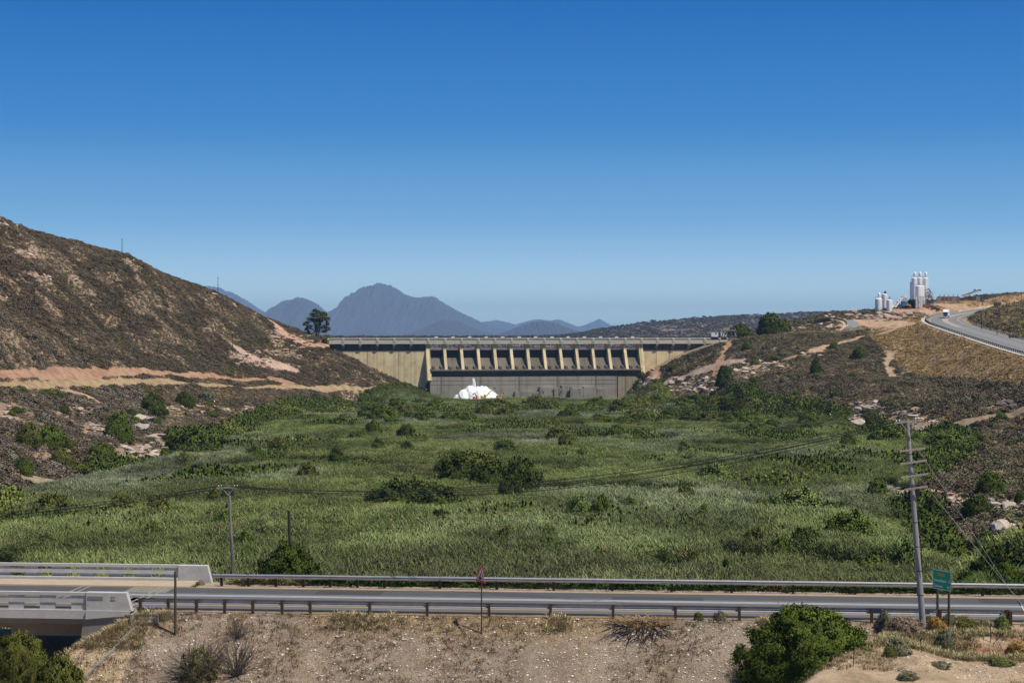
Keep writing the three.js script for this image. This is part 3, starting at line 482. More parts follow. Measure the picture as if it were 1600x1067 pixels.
// ---------------------------------------------------------------- the dam
const DA = 12 * rad, DO = V3(10.4, 0, -800);
const damX = (px) => { const k = (px - 800) / F; return (800 * k - 10.4) / (Math.cos(DA) - k * Math.sin(DA)); };
const PY = (py) => gy(py, 800);
const damPos = (x, y, z) => V3(DO.x + x * Math.cos(DA) + z * Math.sin(DA), y, DO.z - x * Math.sin(DA) + z * Math.cos(DA));
{
  const D = thing('dam', 'long pale concrete gated dam closing the valley below the mountains', 'dam', DO, DA);
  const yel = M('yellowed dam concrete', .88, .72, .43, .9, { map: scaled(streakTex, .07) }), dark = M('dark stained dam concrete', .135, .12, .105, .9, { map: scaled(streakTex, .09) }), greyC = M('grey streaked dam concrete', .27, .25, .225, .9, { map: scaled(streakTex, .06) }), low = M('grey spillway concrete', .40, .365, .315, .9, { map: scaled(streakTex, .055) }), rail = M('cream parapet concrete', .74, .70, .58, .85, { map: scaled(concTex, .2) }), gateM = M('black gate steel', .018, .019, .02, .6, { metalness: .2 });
  const pitch = (damX(1001) - damX(668)) / 13, X0 = damX(668), XL = damX(513), XR = damX(1141), top = PY(535.5);
  // roadway deck, parapet
  mesh('roadway', Bx(XR - XL, 1.1, 6.2, (XL + XR) / 2, top + .1, -1.4), rail, D);
  mesh('edge_beam', Bx(XR - XL, .75, .3, (XL + XR) / 2, top + .8, 1.62), rail, D);
  mesh('parapet_rail', Bx(XR - XL, .42, .25, (XL + XR) / 2, top + 2.0, 1.6), rail, D); mesh('parapet_rail', Bx(XR - XL, .9, .25, (XL + XR) / 2, top + 1.75, -4.3), rail, D);
  mesh('parapet_wall', Bx(XR - XL, .5, .12, (XL + XR) / 2, top + 1.55, 1.4), greyC, D);
  for (let k = -6; k <= 18; k++) {
    const x = X0 + k * pitch; if (x < XL || x > XR) continue;
    const p = mesh('pilaster', [new THREE.CylinderGeometry(.62, .62, .9, 12).rotateX(Math.PI / 2).scale(1, .8, 1).translate(x, top + 1.85, 1.6), Bx(1.15, 1.35, .5, x, top + 1.15, 1.66)], rail, D);
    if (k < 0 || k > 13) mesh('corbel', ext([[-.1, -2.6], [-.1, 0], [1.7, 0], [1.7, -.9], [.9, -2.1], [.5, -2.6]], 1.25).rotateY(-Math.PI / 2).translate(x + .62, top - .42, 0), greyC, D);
    if (k >= 0 && k < 13) mesh('hoist_cover', Bx(1.5, .55, .9, x + pitch * .52, top + 2.6, -.6), mWhite, D);
  }
  // closed wall left and right, in monolith blocks
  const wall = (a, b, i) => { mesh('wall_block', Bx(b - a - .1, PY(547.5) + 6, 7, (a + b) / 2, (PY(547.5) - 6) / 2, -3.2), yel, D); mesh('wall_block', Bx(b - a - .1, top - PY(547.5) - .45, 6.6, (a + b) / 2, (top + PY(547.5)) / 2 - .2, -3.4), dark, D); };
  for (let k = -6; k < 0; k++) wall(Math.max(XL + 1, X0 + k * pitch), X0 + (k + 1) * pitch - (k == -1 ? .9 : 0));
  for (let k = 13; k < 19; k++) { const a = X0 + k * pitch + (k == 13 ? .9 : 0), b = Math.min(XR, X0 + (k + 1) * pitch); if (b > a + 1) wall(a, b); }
  // spillway
  const lipY = PY(577), X1 = X0 + 13 * pitch;
  for (let k = 0; k <= 13; k++) {
    const x = X0 + k * pitch, end = k == 0 || k == 13, w = end ? 1.8 : 1.15, b = end ? PY(593) : lipY, zb = end ? 6 : 5.2;
    mesh('pier', ext([[-5, b], [zb, b], [zb - .1, b + .4], [.9, PY(547)], [.6, top - .45], [-5, top - .45]], w, { bevelEnabled: true, bevelSize: .05, bevelThickness: .08, bevelSegments: 1 }).rotateY(-Math.PI / 2).translate(x + w / 2, 0, 0), end ? yel : M('pier concrete', .84, .69, .43, .9, { map: scaled(streakTex, .05 + .004 * k) }), D);
  }
  const pts = []; for (let i = 0; i <= 10; i++) { const t = i / 10; pts.push([-2.2 + t * 5.6, PY(557.3) - (t < .28 ? .5 * (t / .28) ** 2 : .5 + (PY(557.3) - lipY - 1.2) * ((t - .28) / .72) ** .85 )]); }
  for (let k = 0; k < 13; k++) {
    const a = X0 + k * pitch + .58, b = X0 + (k + 1) * pitch - .58, c = (a + b) / 2;
    mesh('spillway_chute', ext([[-5, lipY], ...[[-5, PY(556.3)]], ...pts, [4.6, lipY + .55], [4.9, lipY]], b - a).rotateY(-Math.PI / 2).translate(b, 0, 0), M('chute concrete', .14 + .07 * hash(k, 1), .125 + .06 * hash(k, 1), .1 + .045 * hash(k, 1), .9, { map: scaled(streakTex, .06 + .003 * k) }), D);
    const g = mesh('gate', [Bx(b - a, PY(546.6) - PY(558), .5, c, (PY(546.6) + PY(558)) / 2, -1.4)], gateM, D);
    mesh('gate_rib', [0, 1, 2].map((i) => Bx(b - a - .2, .16, .25, c, PY(555) + i * 1.05, -1.05)), M('gate rib steel', .05, .052, .055, .5), g);
    for (const s of [-.25, .22]) mesh('flip_block', ext([[-1.2, 0], [1.5, 0], [1.5, 1.25], [1.1, 1.75], [-.4, 1.75]], 1.15).rotateY(-Math.PI / 2).translate(c + s * pitch + .6, lipY + .05, 3.35), dark, D);
  }
  mesh('lip', Bx(X1 - X0 - 1.9, .5, 2, (X0 + X1) / 2, lipY - .22, 4.35), greyC, D);
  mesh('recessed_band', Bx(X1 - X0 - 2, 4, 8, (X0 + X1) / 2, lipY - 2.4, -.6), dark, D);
  const Xb = damX(962);
  mesh('apron_wall', Bx(Xb - X0 - 1, PY(587.6) + 6, 9, (X0 + Xb) / 2, (PY(587.6) - 6) / 2, -.2), low, D);
  mesh('apron_wall', ext([[Xb, -6], [damX(1010), -6], [damX(1010), PY(600)], [damX(988), PY(588.5)], [Xb, PY(588.5)]], 7).translate(0, 0, -2.6), M('warm spillway concrete', .42, .36, .26, .9, { map: scaled(streakTex, .06) }), D);
  // the stepped sill below
  const sl = [[838, 860, 604, 6.5], [860, 872, 606, 6.8], [872, 884, 602, 6.6], [800, 838, 611, 6.2], [888, 906, 606, 6.4], [906, 925, 604, 6.2], [925, 942, 607, 6]];
  sl.forEach(([a, b, y, z], i) => mesh('sill_block', Bx(damX(b) - damX(a) - .12, PY(y) + 6, 3.2 + (i % 3) * .5, (damX(a) + damX(b)) / 2, (PY(y) - 6) / 2, z - 1), low, D));
  mesh('gauge_pillar', Bx(1.1, PY(604) + 6, 1.2, damX(885), (PY(604) - 6) / 2, 9), greyC, D);
  for (let i = 0; i < 7; i++) mesh('slot', Bx(.5, .9, .1, damX(843 + i * 13.5), PY(612) + (i % 2) * .5, 7.3 + (i > 3 ? -.4 : .8)), gateM, D);
  mesh('construction_joint', [594, 600].map((y) => Bx(Xb - X0 - 1, .1, .06, (X0 + Xb) / 2, PY(y), 4.32)), dark, D);
}
// ---------------------------------------------------------------- spray of the bottom outlet and the machines before it
{
  const r = rngOf(77), c = damPos(damX(739), 0, 12), g = [], W = 10.6;
  const o = thing('water_spray', 'white mound of spray where water bursts from the foot of the dam', 'water spray', c, DA);
  const spray = M('white water', .84, .86, .88, .95), lobes = [[-8.6, 0, 3, 3.4], [-6.2, .4, 4, 5.4], [-3.4, -.3, 4.8, 7], [-.4, .6, 4.6, 6.6], [2.2, 0, 4.8, 6.9], [4.6, .5, 4, 5.6], [6.6, .2, 2.7, 4.4], [8.6, .6, 2.1, 3.0], [10.4, 1.2, 1.4, 1.7], [-2.6, 2, 3, 4.4], [2.8, 2.2, 3.2, 4.6], [6, 2, 2.4, 3]];
  mesh('plume', lobes.map(([lx, lz, w, h], k) => { const q = new THREE.SphereGeometry(1, 48, 30), p = q.attributes.position; for (let i = 0; i < p.count; i++) { const x = p.getX(i), y = p.getY(i), z = p.getZ(i), n = 1 + .2 * (fbm(x * 2.4 + 5 + k * 7, z * 2.4 + y * 3.4, 5) - .5) + .09 * (vn(x * 11 + k, y * 11 + z * 7) - .5); p.setXYZ(i, x * w * n, Math.max(-.5, y * h * n), z * w * n); } q.computeVertexNormals(); return q.translate(lx, 0, lz); }), spray, o);
  const jet = new THREE.SphereGeometry(1, 24, 16); const q = jet.attributes.position; for (let i = 0; i < q.count; i++) { const n = 1 + .3 * (vn(q.getX(i) * 5 + 9, q.getY(i) * 5 + q.getZ(i) * 3) - .5); q.setXYZ(i, q.getX(i) * .95 * n, q.getY(i) * 2.8 * n, q.getZ(i) * .9 * n); } jet.computeVertexNormals();
  mesh('jet', jet.rotateZ(.12).translate(-1.6, 7.9, -2), M('grey water', .6, .64, .7, .9), o);
  const drop = new THREE.IcosahedronGeometry(.2, 1), im = new THREE.InstancedMesh(drop, spray, 7000), m = new THREE.Matrix4();
  for (let i = 0; i < 7000; i++) { const [lx, lz, w, h] = lobes[Math.floor(r() * lobes.length)], a = r() * 6.283, e = Math.asin(r()), k = .9 + .42 * r() * r() * r(), q = (.25 + .5 * r()) * (k > 1.06 ? .6 : 1); m.makeScale(q, q * (1 + r()), q).setPosition(lx + Math.cos(a) * Math.cos(e) * w * k, Math.sin(e) * h * k, lz + Math.sin(a) * Math.cos(e) * w * k); im.setMatrixAt(i, m); }
  im.name = 'droplets'; im.userData.kind = 'stuff'; im.castShadow = true; o.add(im);
  const orange = M('orange machine paint', .55, .13, .03, .5), yellow = M('yellow machine paint', .62, .36, .03, .5), black = M('machine black', .015, .015, .016, .6), glass = M('machine glass', .03, .06, .07, .2);
  function excavator(label, px, mat, boom, sc, turn) {
    const b = damPos(damX(px), 0, 30), t = thing('excavator', label, 'excavator', [b.x, 1.3, b.z], turn);
    for (const z of [-1, 1]) mesh('track', ext([[-1.9, .35], [-1.5, .02], [1.5, .02], [1.9, .35], [1.7, .8], [-1.7, .8]], .5).translate(0, 0, z - .25), black, t);
    mesh('body', [Bx(3, 1.1, 2.3, -.3, 1.6, 0), Bx(1.2, .5, 2.2, -1.3, 2.3, 0)], mat, t); const cab = mesh('cab', Bx(1.1, 1.5, .95, .7, 2.5, -.6), mat, t); mesh('window', [Bx(.85, .8, 1.0, .7, 2.75, -.6), Bx(1.14, .8, .8, .7, 2.75, -.6)], glass, cab);
    const a = V3(.9, 2.0, .4), e = V3(.9 + boom[0], 2 + boom[1], .4), f = e.clone().add(V3(boom[2], boom[3], 0)); mesh('boom', beam(a, e, .4, .6), mat, t); mesh('stick', beam(e, f, .32, .45), mat, t); mesh('bucket', ext([[0, 0], [.9, -.2], [.8, -.9], [.1, -.8]], .9).translate(f.x - .3, f.y - .1, 0), black, t); mesh('ram', bar(V3(1.2, 1.8, .4), a.clone().lerp(e, .6), .1, 6), black, t);
    t.scale.setScalar(sc);
  }
  excavator('orange excavator half hidden by bushes before the white spray', 724, orange, [-1.6, 3, -1.2, -.4], .65, .2);
  excavator('yellow excavator with its boom raised before the white spray', 736, yellow, [3.6, 3.6, 1.8, 2.0], .75, .1);
  excavator('small yellow excavator at the right foot of the white spray', 760, yellow, [.6, 2.6, 1.0, .9], .62, .4);
  const b = damPos(damX(765), 0, 25), t = thing('site_trailer', 'low grey trailer in front of the right end of the spray', 'trailer', [b.x, 1.4, b.z], DA); mesh('body', Bx(3.6, 1.5, 2, 0, 1.2, 0), mGalvOld, t); for (const x of [-.8, .6]) mesh('wheel', Cy(.4, .4, .3, x, .4, 1, 12, Math.PI / 2), black, t);
}
// ---------------------------------------------------------------- hoist house and cabins at the right end of the dam
{
  const P = (px, py, d) => at(px, py, d), d = 806, h = (px, py0, py1) => gy(py0, d) - gy(py1, d);
  const b = P(1146, 538.5, 800), t = thing('hoist_tower', 'grey masonry tower carrying a steel trestle with a flat platform', 'tower', b), X = (px) => gx(px, 800) - b.x, Y = (py) => gy(py, 800) - b.y;
  const stone = M('grey masonry', .23, .22, .2, .95, { map: scaled(concTex, .3) });
  const tw = mesh('tower_shaft', Bx(X(1152) - X(1140), Y(525), 3.6, 0, Y(525) / 2, -1), stone, t); mesh('door', Bx(.45, 1.2, .1, X(1143.6), .7, .85), mWhite, tw); mesh('coping', Bx(4, .25, 4, 0, Y(525), -1), stone, tw);
  const st = M('grey trestle steel', .3, .31, .33, .5, { metalness: .3 });
  const legs = [[1128, 528, 1132, 517], [1131, 528, 1138, 517], [1147, 526, 1141, 517], [1152, 528, 1148, 517], [1136, 527, 1146, 518]];
  for (const [a, y0, c, y1] of legs) for (const z of [-2.4, 0]) mesh('leg', bar(V3(X(a), Y(y0), z), V3(X(c), Y(y1), z), .16, 6), st, t);
  mesh('platform', [Bx(X(1150.5) - X(1127), .5, 4.2, (X(1150.5) + X(1127)) / 2, Y(516), -1.2)], st, t);
  mesh('railing', [1129, 1134, 1139, 1144, 1149.5].map((p) => Bx(.1, 1, .1, X(p), Y(514), .7)).concat([Bx(X(1150) - X(1129), .08, .08, (X(1150) + X(1129)) / 2, Y(512.5), .7)]), st, t);
  mesh('hoist_motor', [Bx(1.4, .9, 1, X(1138), Y(513.6), -1), Cy(.5, .5, 1, X(1133), Y(513.8), -1, 10, Math.PI / 2)], M('dirty yellow', .45, .36, .08), t);
  const cab = P(1117, 530, 812); [['white site cabin with small windows behind the right end of the dam', 0, 3.2, mWhite], ['second white site cabin next to the hoist tower', 4.2, 2.4, mWhite]].forEach(([l, x, w, m]) => { const c = thing('site_cabin', l, 'cabin', cab.clone().add(V3(x, 0, 0))); mesh('walls', Bx(w, 2.4, 2.4, 0, 1.5 + .9, 0), m, c); mesh('roof', Bx(w + .2, .12, 2.7, 0, 3.7, 0), mGalvOld, c); mesh('window', Bx(.6, .7, .06, .5, 2.7, 1.22), mBolt, c); mesh('base', Bx(w, 1.2, 2.3, 0, .6, 0), mBolt, c); });
  const bl = thing('blue_tarpaulin', 'small bright blue sheet on the cabin base', 'sheet', cab.clone().add(V3(.3, 1.05, 1.3))); mesh('cloth', Bx(2, .35, .05), M('blue sheet', .03, .2, .7), bl);
}
// ---------------------------------------------------------------- highway on the right hillside
const ribbon = (P, a, b, y, skip) => { // strip along a list of points between offsets a and b (right is positive)
  const v = [], q = []; P.forEach((p, i) => { const A = P[Math.max(0, i - 1)], B = P[Math.min(P.length - 1, i + 1)], dx = B.x - A.x, dz = B.z - A.z, l = Math.hypot(dx, dz); q.push([-dz / l, dx / l]); v.push([p.x + q[i][0] * a, p.y + y, p.z + q[i][1] * a, p.x + q[i][0] * b, p.y + y, p.z + q[i][1] * b]); });
  const o = []; for (let i = 0; i < P.length - 1; i++) { if (skip && skip(i)) continue; const [a0, a1, a2, b0, b1, b2] = v[i], [c0, c1, c2, d0, d1, d2] = v[i + 1]; o.push(a0, a1, a2, b0, b1, b2, c0, c1, c2, b0, b1, b2, d0, d1, d2, c0, c1, c2); }
  const g = new THREE.BufferGeometry(); g.setAttribute('position', new THREE.Float32BufferAttribute(o, 3)); g.computeVertexNormals(); return g;
};
const along = (P, t, off, y = 0) => { const i = Math.min(P.length - 2, Math.floor(t * (P.length - 1))), A = P[i], B = P[i + 1], f = t * (P.length - 1) - i, dx = B.x - A.x, dz = B.z - A.z, l = Math.hypot(dx, dz); return [V3(A.x + dx * f - dz / l * off, A.y + (B.y - A.y) * f + y, A.z + dz * f + dx / l * off), Math.atan2(-dz, dx)]; };
{
  const hw = struct('highway', ribbon(HWP, -HWW, HWW, 0), M('grey highway asphalt', .215, .212, .205, .9, { map: scaled(asphTex, .08) }));
  for (const o of [-6.6, 6.4]) mesh('edge_line', ribbon(HWP, o - .13, o + .13, .03), M('ochre road line', .6, .42, .14, .8), hw);
  for (const o of [-.5, 1.6]) mesh('centre_line', ribbon(HWP, o - .13, o + .13, .03), mLineW, hw);
  mesh('painted_island', ribbon(HWP.slice(52, 92), -.3, 1.4, .02), M('tan median', .36, .31, .22, .9), hw);
  mesh('kerb', ribbon(HWP, -HWW - 1.6, -HWW, -.02), M('pale concrete drain', .5, .46, .38, .9), hw); mesh('kerb', ribbon(HWP.slice(86), HWW, HWW + 2, -.02), M('pale shoulder', .5, .45, .36, .9), hw);
}
const hwPost = geo([Bx(.22, 1.1, .24, 0, .35, 0)]); hwPost.userData.done = true;
function hwRail(label, off, t0, t1) {
  const a = along(HWP, t0, off)[0], g = thing('guardrail', label, 'guardrail', a), L = HW.getLength(), P = HWP.slice(Math.round(t0 * 140), Math.round(t1 * 140) + 1);
  const R = [ribbon(P, off - .05, off - .05 + .001, 0)]; const v = [];
  const lo = ribbon(P, off - .06, off + .06, .85), s1 = ribbon(P, off - .06, off + .06, .45), mk = (o) => { const A = ribbon(P, o, o + .002, .45), B = ribbon(P, o, o + .002, .85), p = A.attributes.position, q = B.attributes.position, t = []; for (let i = 0; i < p.count; i += 6) { const f = (w, k) => [w.getX(i + k), w.getY(i + k), w.getZ(i + k)]; t.push(...f(p, 0), ...f(p, 2), ...f(q, 0), ...f(p, 2), ...f(q, 2), ...f(q, 0)); } const G = new THREE.BufferGeometry(); G.setAttribute('position', new THREE.Float32BufferAttribute(t, 3)); G.computeVertexNormals(); return G; };
  mesh('rail', [lo, s1, mk(off - .06), mk(off + .06)].map((x) => x.translate(-a.x, -a.y, -a.z)), mGalvOld, g);
  for (let t = t0; t < t1; t += 3.81 / L) { const [p, r] = along(HWP, t, off + Math.sign(off) * .2); const m = mesh('post', hwPost, mPost, g); m.position.copy(p.sub(a)); m.rotation.y = r; }
}
hwRail('long dark guardrail on the outer side of the highway bend', -HWW + .35, .06, .66);
hwRail('guardrail on the inner side of the highway below the hillside', HWW - .3, .03, .40);
{ // truck coming down the highway
  const [p, r] = along(HWP, .515, .3), t = thing('truck', 'white box truck coming down the highway bend', 'truck', p, r + Math.PI);
  const dk = M('dark truck front', .02, .022, .025, .4), ty = M('tyre rubber', .02, .02, .02, .9);
  mesh('cargo_box', new THREE.BoxGeometry(7.5, 2.9, 2.6).translate(-2.4, 2.75, 0), mWhite, t);
  const cab = mesh('cab', ext([[1.5, .5], [3.55, .5], [3.6, 1.5], [3.35, 2.9], [3.0, 3.05], [1.5, 3.05]], 2.4, { bevelEnabled: true, bevelSize: .06, bevelThickness: .06, bevelSegments: 2 }).translate(0, 0, -1.2), mWhite, t);
  mesh('windscreen', Bx(.08, 1.15, 2.1, 3.56, 2.2, 0, 0, 0, .16), dk, cab); mesh('grille', Bx(.08, .7, 1.9, 3.68, 1.1, 0), dk, cab); mesh('bumper', Bx(.2, .35, 2.5, 3.7, .55, 0), mWhite, cab);
  mesh('wind_deflector', ext([[1.4, 3.0], [3.0, 3.0], [1.7, 4.1], [1.4, 4.1]], 2.3).translate(0, 0, -1.15), mWhite, t);
  for (const s of [-.85, .85]) mesh('headlight', Bx(.06, .22, .35, 3.71, .85, s), M('lamp glass', .7, .7, .68, .2), t);
  for (const x of [2.7, -3.6, -4.8]) for (const z of [-1.15, 1.15]) mesh('wheel', Cy(.5, .5, .35, x, .5, z, 18, Math.PI / 2), ty, t);
  for (const z of [-1.45, 1.45]) mesh('mirror', Bx(.15, .6, .25, 3.3, 2.4, z), dk, t);
  mesh('chassis', Bx(8.6, .3, 1.2, -1.6, .85, 0), dk, t);
}
// ---------------------------------------------------------------- side road, barrier
const drape = (a, lift) => { const P = new THREE.CatmullRomCurve3(a.map(([px, d]) => V3(gx(px, d), 0, -d))).getSpacedPoints(50); P.forEach((p) => { p.y = H(p.x, -p.z); }); P.forEach((p) => { p.y += lift; }); return P; };
{
  const a = drape([[1228, 800], [1262, 797], [1300, 797], [1326, 806], [1338, 828], [1330, 852], [1306, 872], [1270, 880]], .12), s = struct('side_road', ribbon(a, -3.6, 3.6, 0), M('light grey road', .26, .255, .235, .9, { map: scaled(asphTex, .08) }));
  mesh('shoulder', ribbon(a, 3.6, 6, -.08), M('pale roadside', .5, .42, .3, .95), s); mesh('shoulder', ribbon(a, -6, -3.6, -.08), M('pale roadside earth', .47, .38, .26, .95), s);
  const P = a.slice(26, 50), p0 = P[0].clone(), g = thing('guardrail', 'short dark guardrail curving along the small side road', 'guardrail', p0);
  P.forEach((p, i) => { if (i < P.length - 1) { const [u] = along(P, i / (P.length - 1), -4.2, .5), [v] = along(P, (i + 1) / (P.length - 1) - .001, -4.2, .5); mesh('rail', beam(u.sub(p0), v.sub(p0), .15, .75), mPoleDark, g); } });
}
// ---------------------------------------------------------------- cement silos and the batching plant
const wSilo = M('silo white', .86, .86, .85, .55), gSteel = M('grey plant steel', .42, .43, .44, .55, { metalness: .3 }), dkSteel = M('dark plant steel', .05, .05, .055, .6), rustM = M('rusty steel', .2, .09, .05, .85), blueM = M('blue plant paint', .05, .16, .3, .6), yelM = M('plant yellow', .5, .26, .02, .5);
const SD = 900, sx = (px) => gx(px, SD), sy = (py) => gy(py, SD);
function silo(label, px0, px1, pyTop, pyBot, o = {}) {
  const d = o.d ?? SD, x = gx((px0 + px1) / 2, d), r = (px1 - px0) / 2 / F * d, y0 = gy(pyBot, d), h = gy(pyTop, d) - y0, t = thing('cement_silo', label, 'silo', [x, y0, -d], 0, 'white cement silos');
  const cone = o.legs ? 0 : 0;
  mesh('tank', lathe([[0, 0], [r * .97, 0], [r, .15], [r, h * .33], [r * 1.012, h * .33 + .05], [r, h * .33 + .12], [r, h * .66], [r * 1.012, h * .66 + .05], [r, h * .66 + .12], [r, h - .2], [r * .96, h], [r * .5, h + .35], [0, h + .4]], 32), wSilo, t);
  if (o.stack) { const s = mesh('filter_stack', lathe([[0, 0], [.75, 0], [.75, 2.1], [.6, 2.6], [.3, 2.9], [0, 3]], 16).translate(r * .15, h + .3, 0), wSilo, t); }
  if (o.hat) mesh('filter', [Bx(1, 1.2, 1, o.hat, h + .8, 0), Cy(.35, .35, .6, o.hat + .1, h + 1.6, 0, 10)], o.dark ? dkSteel : gSteel, t);
  mesh('railing', [new THREE.TorusGeometry(r * .98, .05, 5, 28).rotateX(Math.PI / 2).translate(0, h + 1, 0), ...[0, 1, 2, 3, 4, 5, 6, 7].map((i) => Bx(.06, 1, .06, Math.cos(i * .785) * r * .98, h + .5, Math.sin(i * .785) * r * .98))], gSteel, t);
  mesh('ladder', [Bx(.06, h, .06, r * .5 - .25, h / 2, r * .9), Bx(.06, h, .06, r * .5 + .25, h / 2, r * .9), ...Array.from({ length: Math.floor(h / .8) }, (_, i) => Bx(.5, .05, .05, r * .5, .4 + i * .8, r * .9))], gSteel, t);
  if (o.legs) { const L = o.legs; for (const [a, c] of [[-1, -1], [1, -1], [-1, 1], [1, 1], [0, 1.2], [0, -1.2]]) mesh('leg', Bx(.28, L, .28, a * r * .78, -L / 2, c * r * .72), o.grey ? dkSteel : wSilo, t); for (let k = 0; k < 2; k++) for (const z of [-.72, .72]) for (const s of [-1, 1]) mesh('brace', bar(V3(-s * r * .78, -L * (k + 1) / 2, z * r), V3(s * r * .78, -L * k / 2, z * r), .09, 6), o.grey ? dkSteel : wSilo, t); mesh('hopper', lathe([[.3, -L * .4], [r * .9, 0]], 24), o.grey ? gSteel : wSilo, t); }
  return t;
}
silo('short white silo leftmost of the small group, with a domed filter stack', 1368, 1379, 467, 487, { stack: 1 });
silo('tallest white silo at the back of the small left group', 1378.5, 1387.5, 460, 487, { d: 906, hat: .2, dark: 1 });
silo('shortest white silo at the right of the small left group', 1385.5, 1395, 469, 486, { d: 896, hat: .2 });
silo('tall white silo at the back left corner of the big group', 1422.5, 1430, 440, 480, { d: 912 });
silo('front left tall white silo of the big group with a filter stack', 1425, 1434, 434.5, 468, { d: 906, stack: 1, legs: 4.6, grey: 1 });
silo('middle tall white silo of the big group with a filter stack', 1433.5, 1442, 434.5, 467, { d: 910, stack: 1, legs: 4.6, grey: 1 });
silo('right tall white silo of the big group with a filter stack', 1442.5, 1451, 434.5, 467, { d: 910, stack: 1, legs: 4.6, grey: 1 });
silo('wide white silo on a braced leg frame before the tall silos', 1431, 1441, 447, 463.5, { d: 898, legs: 5.8, hat: .3 });
silo('narrow white silo on legs tucked beside the wide one', 1438, 1445.5, 447, 463.5, { d: 899.5, legs: 5.8 });
function plant(name, label, cat, px, py, d, fn) { const b = at(px, py, d); b.y = Math.min(b.y, H(b.x, d) + .4); const t = thing(name, label, cat, b); fn(t, (p) => gx(p, d) - b.x, (p) => gy(p, d) - b.y); return t; }
plant('screw_conveyor', 'white inclined double conveyor between the small silos and the mixer', 'conveyor', 1398, 481, 897, (t, X, Y) => { for (const [a, c] of [[1395.5, 1408], [1399, 1410.5]]) mesh('chute', beam(V3(X(a), Y(480), (a - 1397) * .3), V3(X(c), Y(465.5), (a - 1397) * .3), .7, .8), wSilo, t); mesh('support', [bar(V3(X(1404), Y(481), 0), V3(X(1404), Y(471), 0), .12, 6), bar(V3(X(1407), Y(481), 0), V3(X(1407), Y(468), 0), .12, 6)], gSteel, t); });
plant('batching_plant', 'blue and grey concrete mixing tower between the silo groups', 'mixing plant', 1412, 481, 898, (t, X, Y) => {
  mesh('mixer', Bx(3, 3.2, 3, X(1414), Y(476), 0), blueM, t); mesh('hopper', lathe([[.5, 0], [1.7, 1.6], [1.7, 2.6]], 4).rotateY(.78).translate(X(1413), Y(471), 0), wSilo, t); mesh('filter', [Bx(.9, 3, .9, X(1415), Y(463), 0), Bx(1.2, 1, 1, X(1413), Y(468), 0)], wSilo, t);
  for (const p of [1405.5, 1409, 1417]) mesh('leg', Bx(.25, 5, .25, X(p), Y(474.5), .8), p < 1410 ? dkSteel : blueM, t); mesh('walkway', [Bx(4.5, .15, 1.5, X(1408), Y(471), 1), Bx(4.5, .07, .07, X(1408), Y(468), 1.7)], gSteel, t); mesh('motor', [Bx(1.2, .9, 1, X(1418), Y(476), 1.2), Bx(1, .8, 1, X(1421.5), Y(477), 1.2)], yelM, t); mesh('base', Bx(6, 1.4, 3, X(1416), Y(480.5), 0), dkSteel, t);
});
plant('aggregate_conveyor', 'grey inclined belt feeding the mixer right of the leg frame', 'conveyor', 1450, 480, 900, (t, X, Y) => { mesh('belt_frame', beam(V3(X(1444), Y(468), 0), V3(X(1456), Y(456), -2), 1, .9), wSilo, t); mesh('drum', [Cy(1.5, 1.5, 3, X(1451), Y(459), -1, 16, Math.PI / 2), Cy(1.1, 1.1, 2.4, X(1455.5), Y(462), .4, 14, 0, .6)], gSteel, t); mesh('pipework', [bar(V3(X(1446), Y(454), 0), V3(X(1452), Y(451), 0), .25), bar(V3(X(1452), Y(451), 0), V3(X(1457), Y(459), 0), .25), bar(V3(X(1449), Y(470), .5), V3(X(1453), Y(458), .5), .18)], dkSteel, t); for (const p of [1447, 1452, 1456.5]) mesh('leg', Bx(.25, 7, .25, X(p), Y(472), .5), p > 1450 ? rustM : gSteel, t); mesh('ramp', Bx(4, 2, 2, X(1448), Y(478), 1), rustM, t); });
plant('mast', 'thin dark mast right of the silos', 'mast', 1459, 481, 899, (t, X, Y) => { mesh('shaft', bar(V3(0, 0, 0), V3(-.2, Y(458), 0), .14, 8, .08), dkSteel, t); mesh('lamp_head', Bx(.9, .25, .4, .1, Y(458), 0), gSteel, t); });
[[1456, 1463], [1463.5, 1468]].forEach(([a, c], i) => plant('skip_container', i ? 'smaller dark skip container right of the silo legs' : 'dark skip container standing right of the silo legs', 'skip', (a + c) / 2, 481, 896, (t, X, Y) => { const w = X(c) - X(a); mesh('body', ext([[-w / 2, 0], [w / 2, 0], [w / 2 + .2, 1.5], [-w / 2 - .2, 1.5]], 1.8).translate(0, .2, -.9), dkSteel, t); mesh('rim', [Bx(w + .6, .12, .1, 0, 1.7, .95), Bx(w + .6, .12, .1, 0, 1.7, -.95)], rustM, t); }));
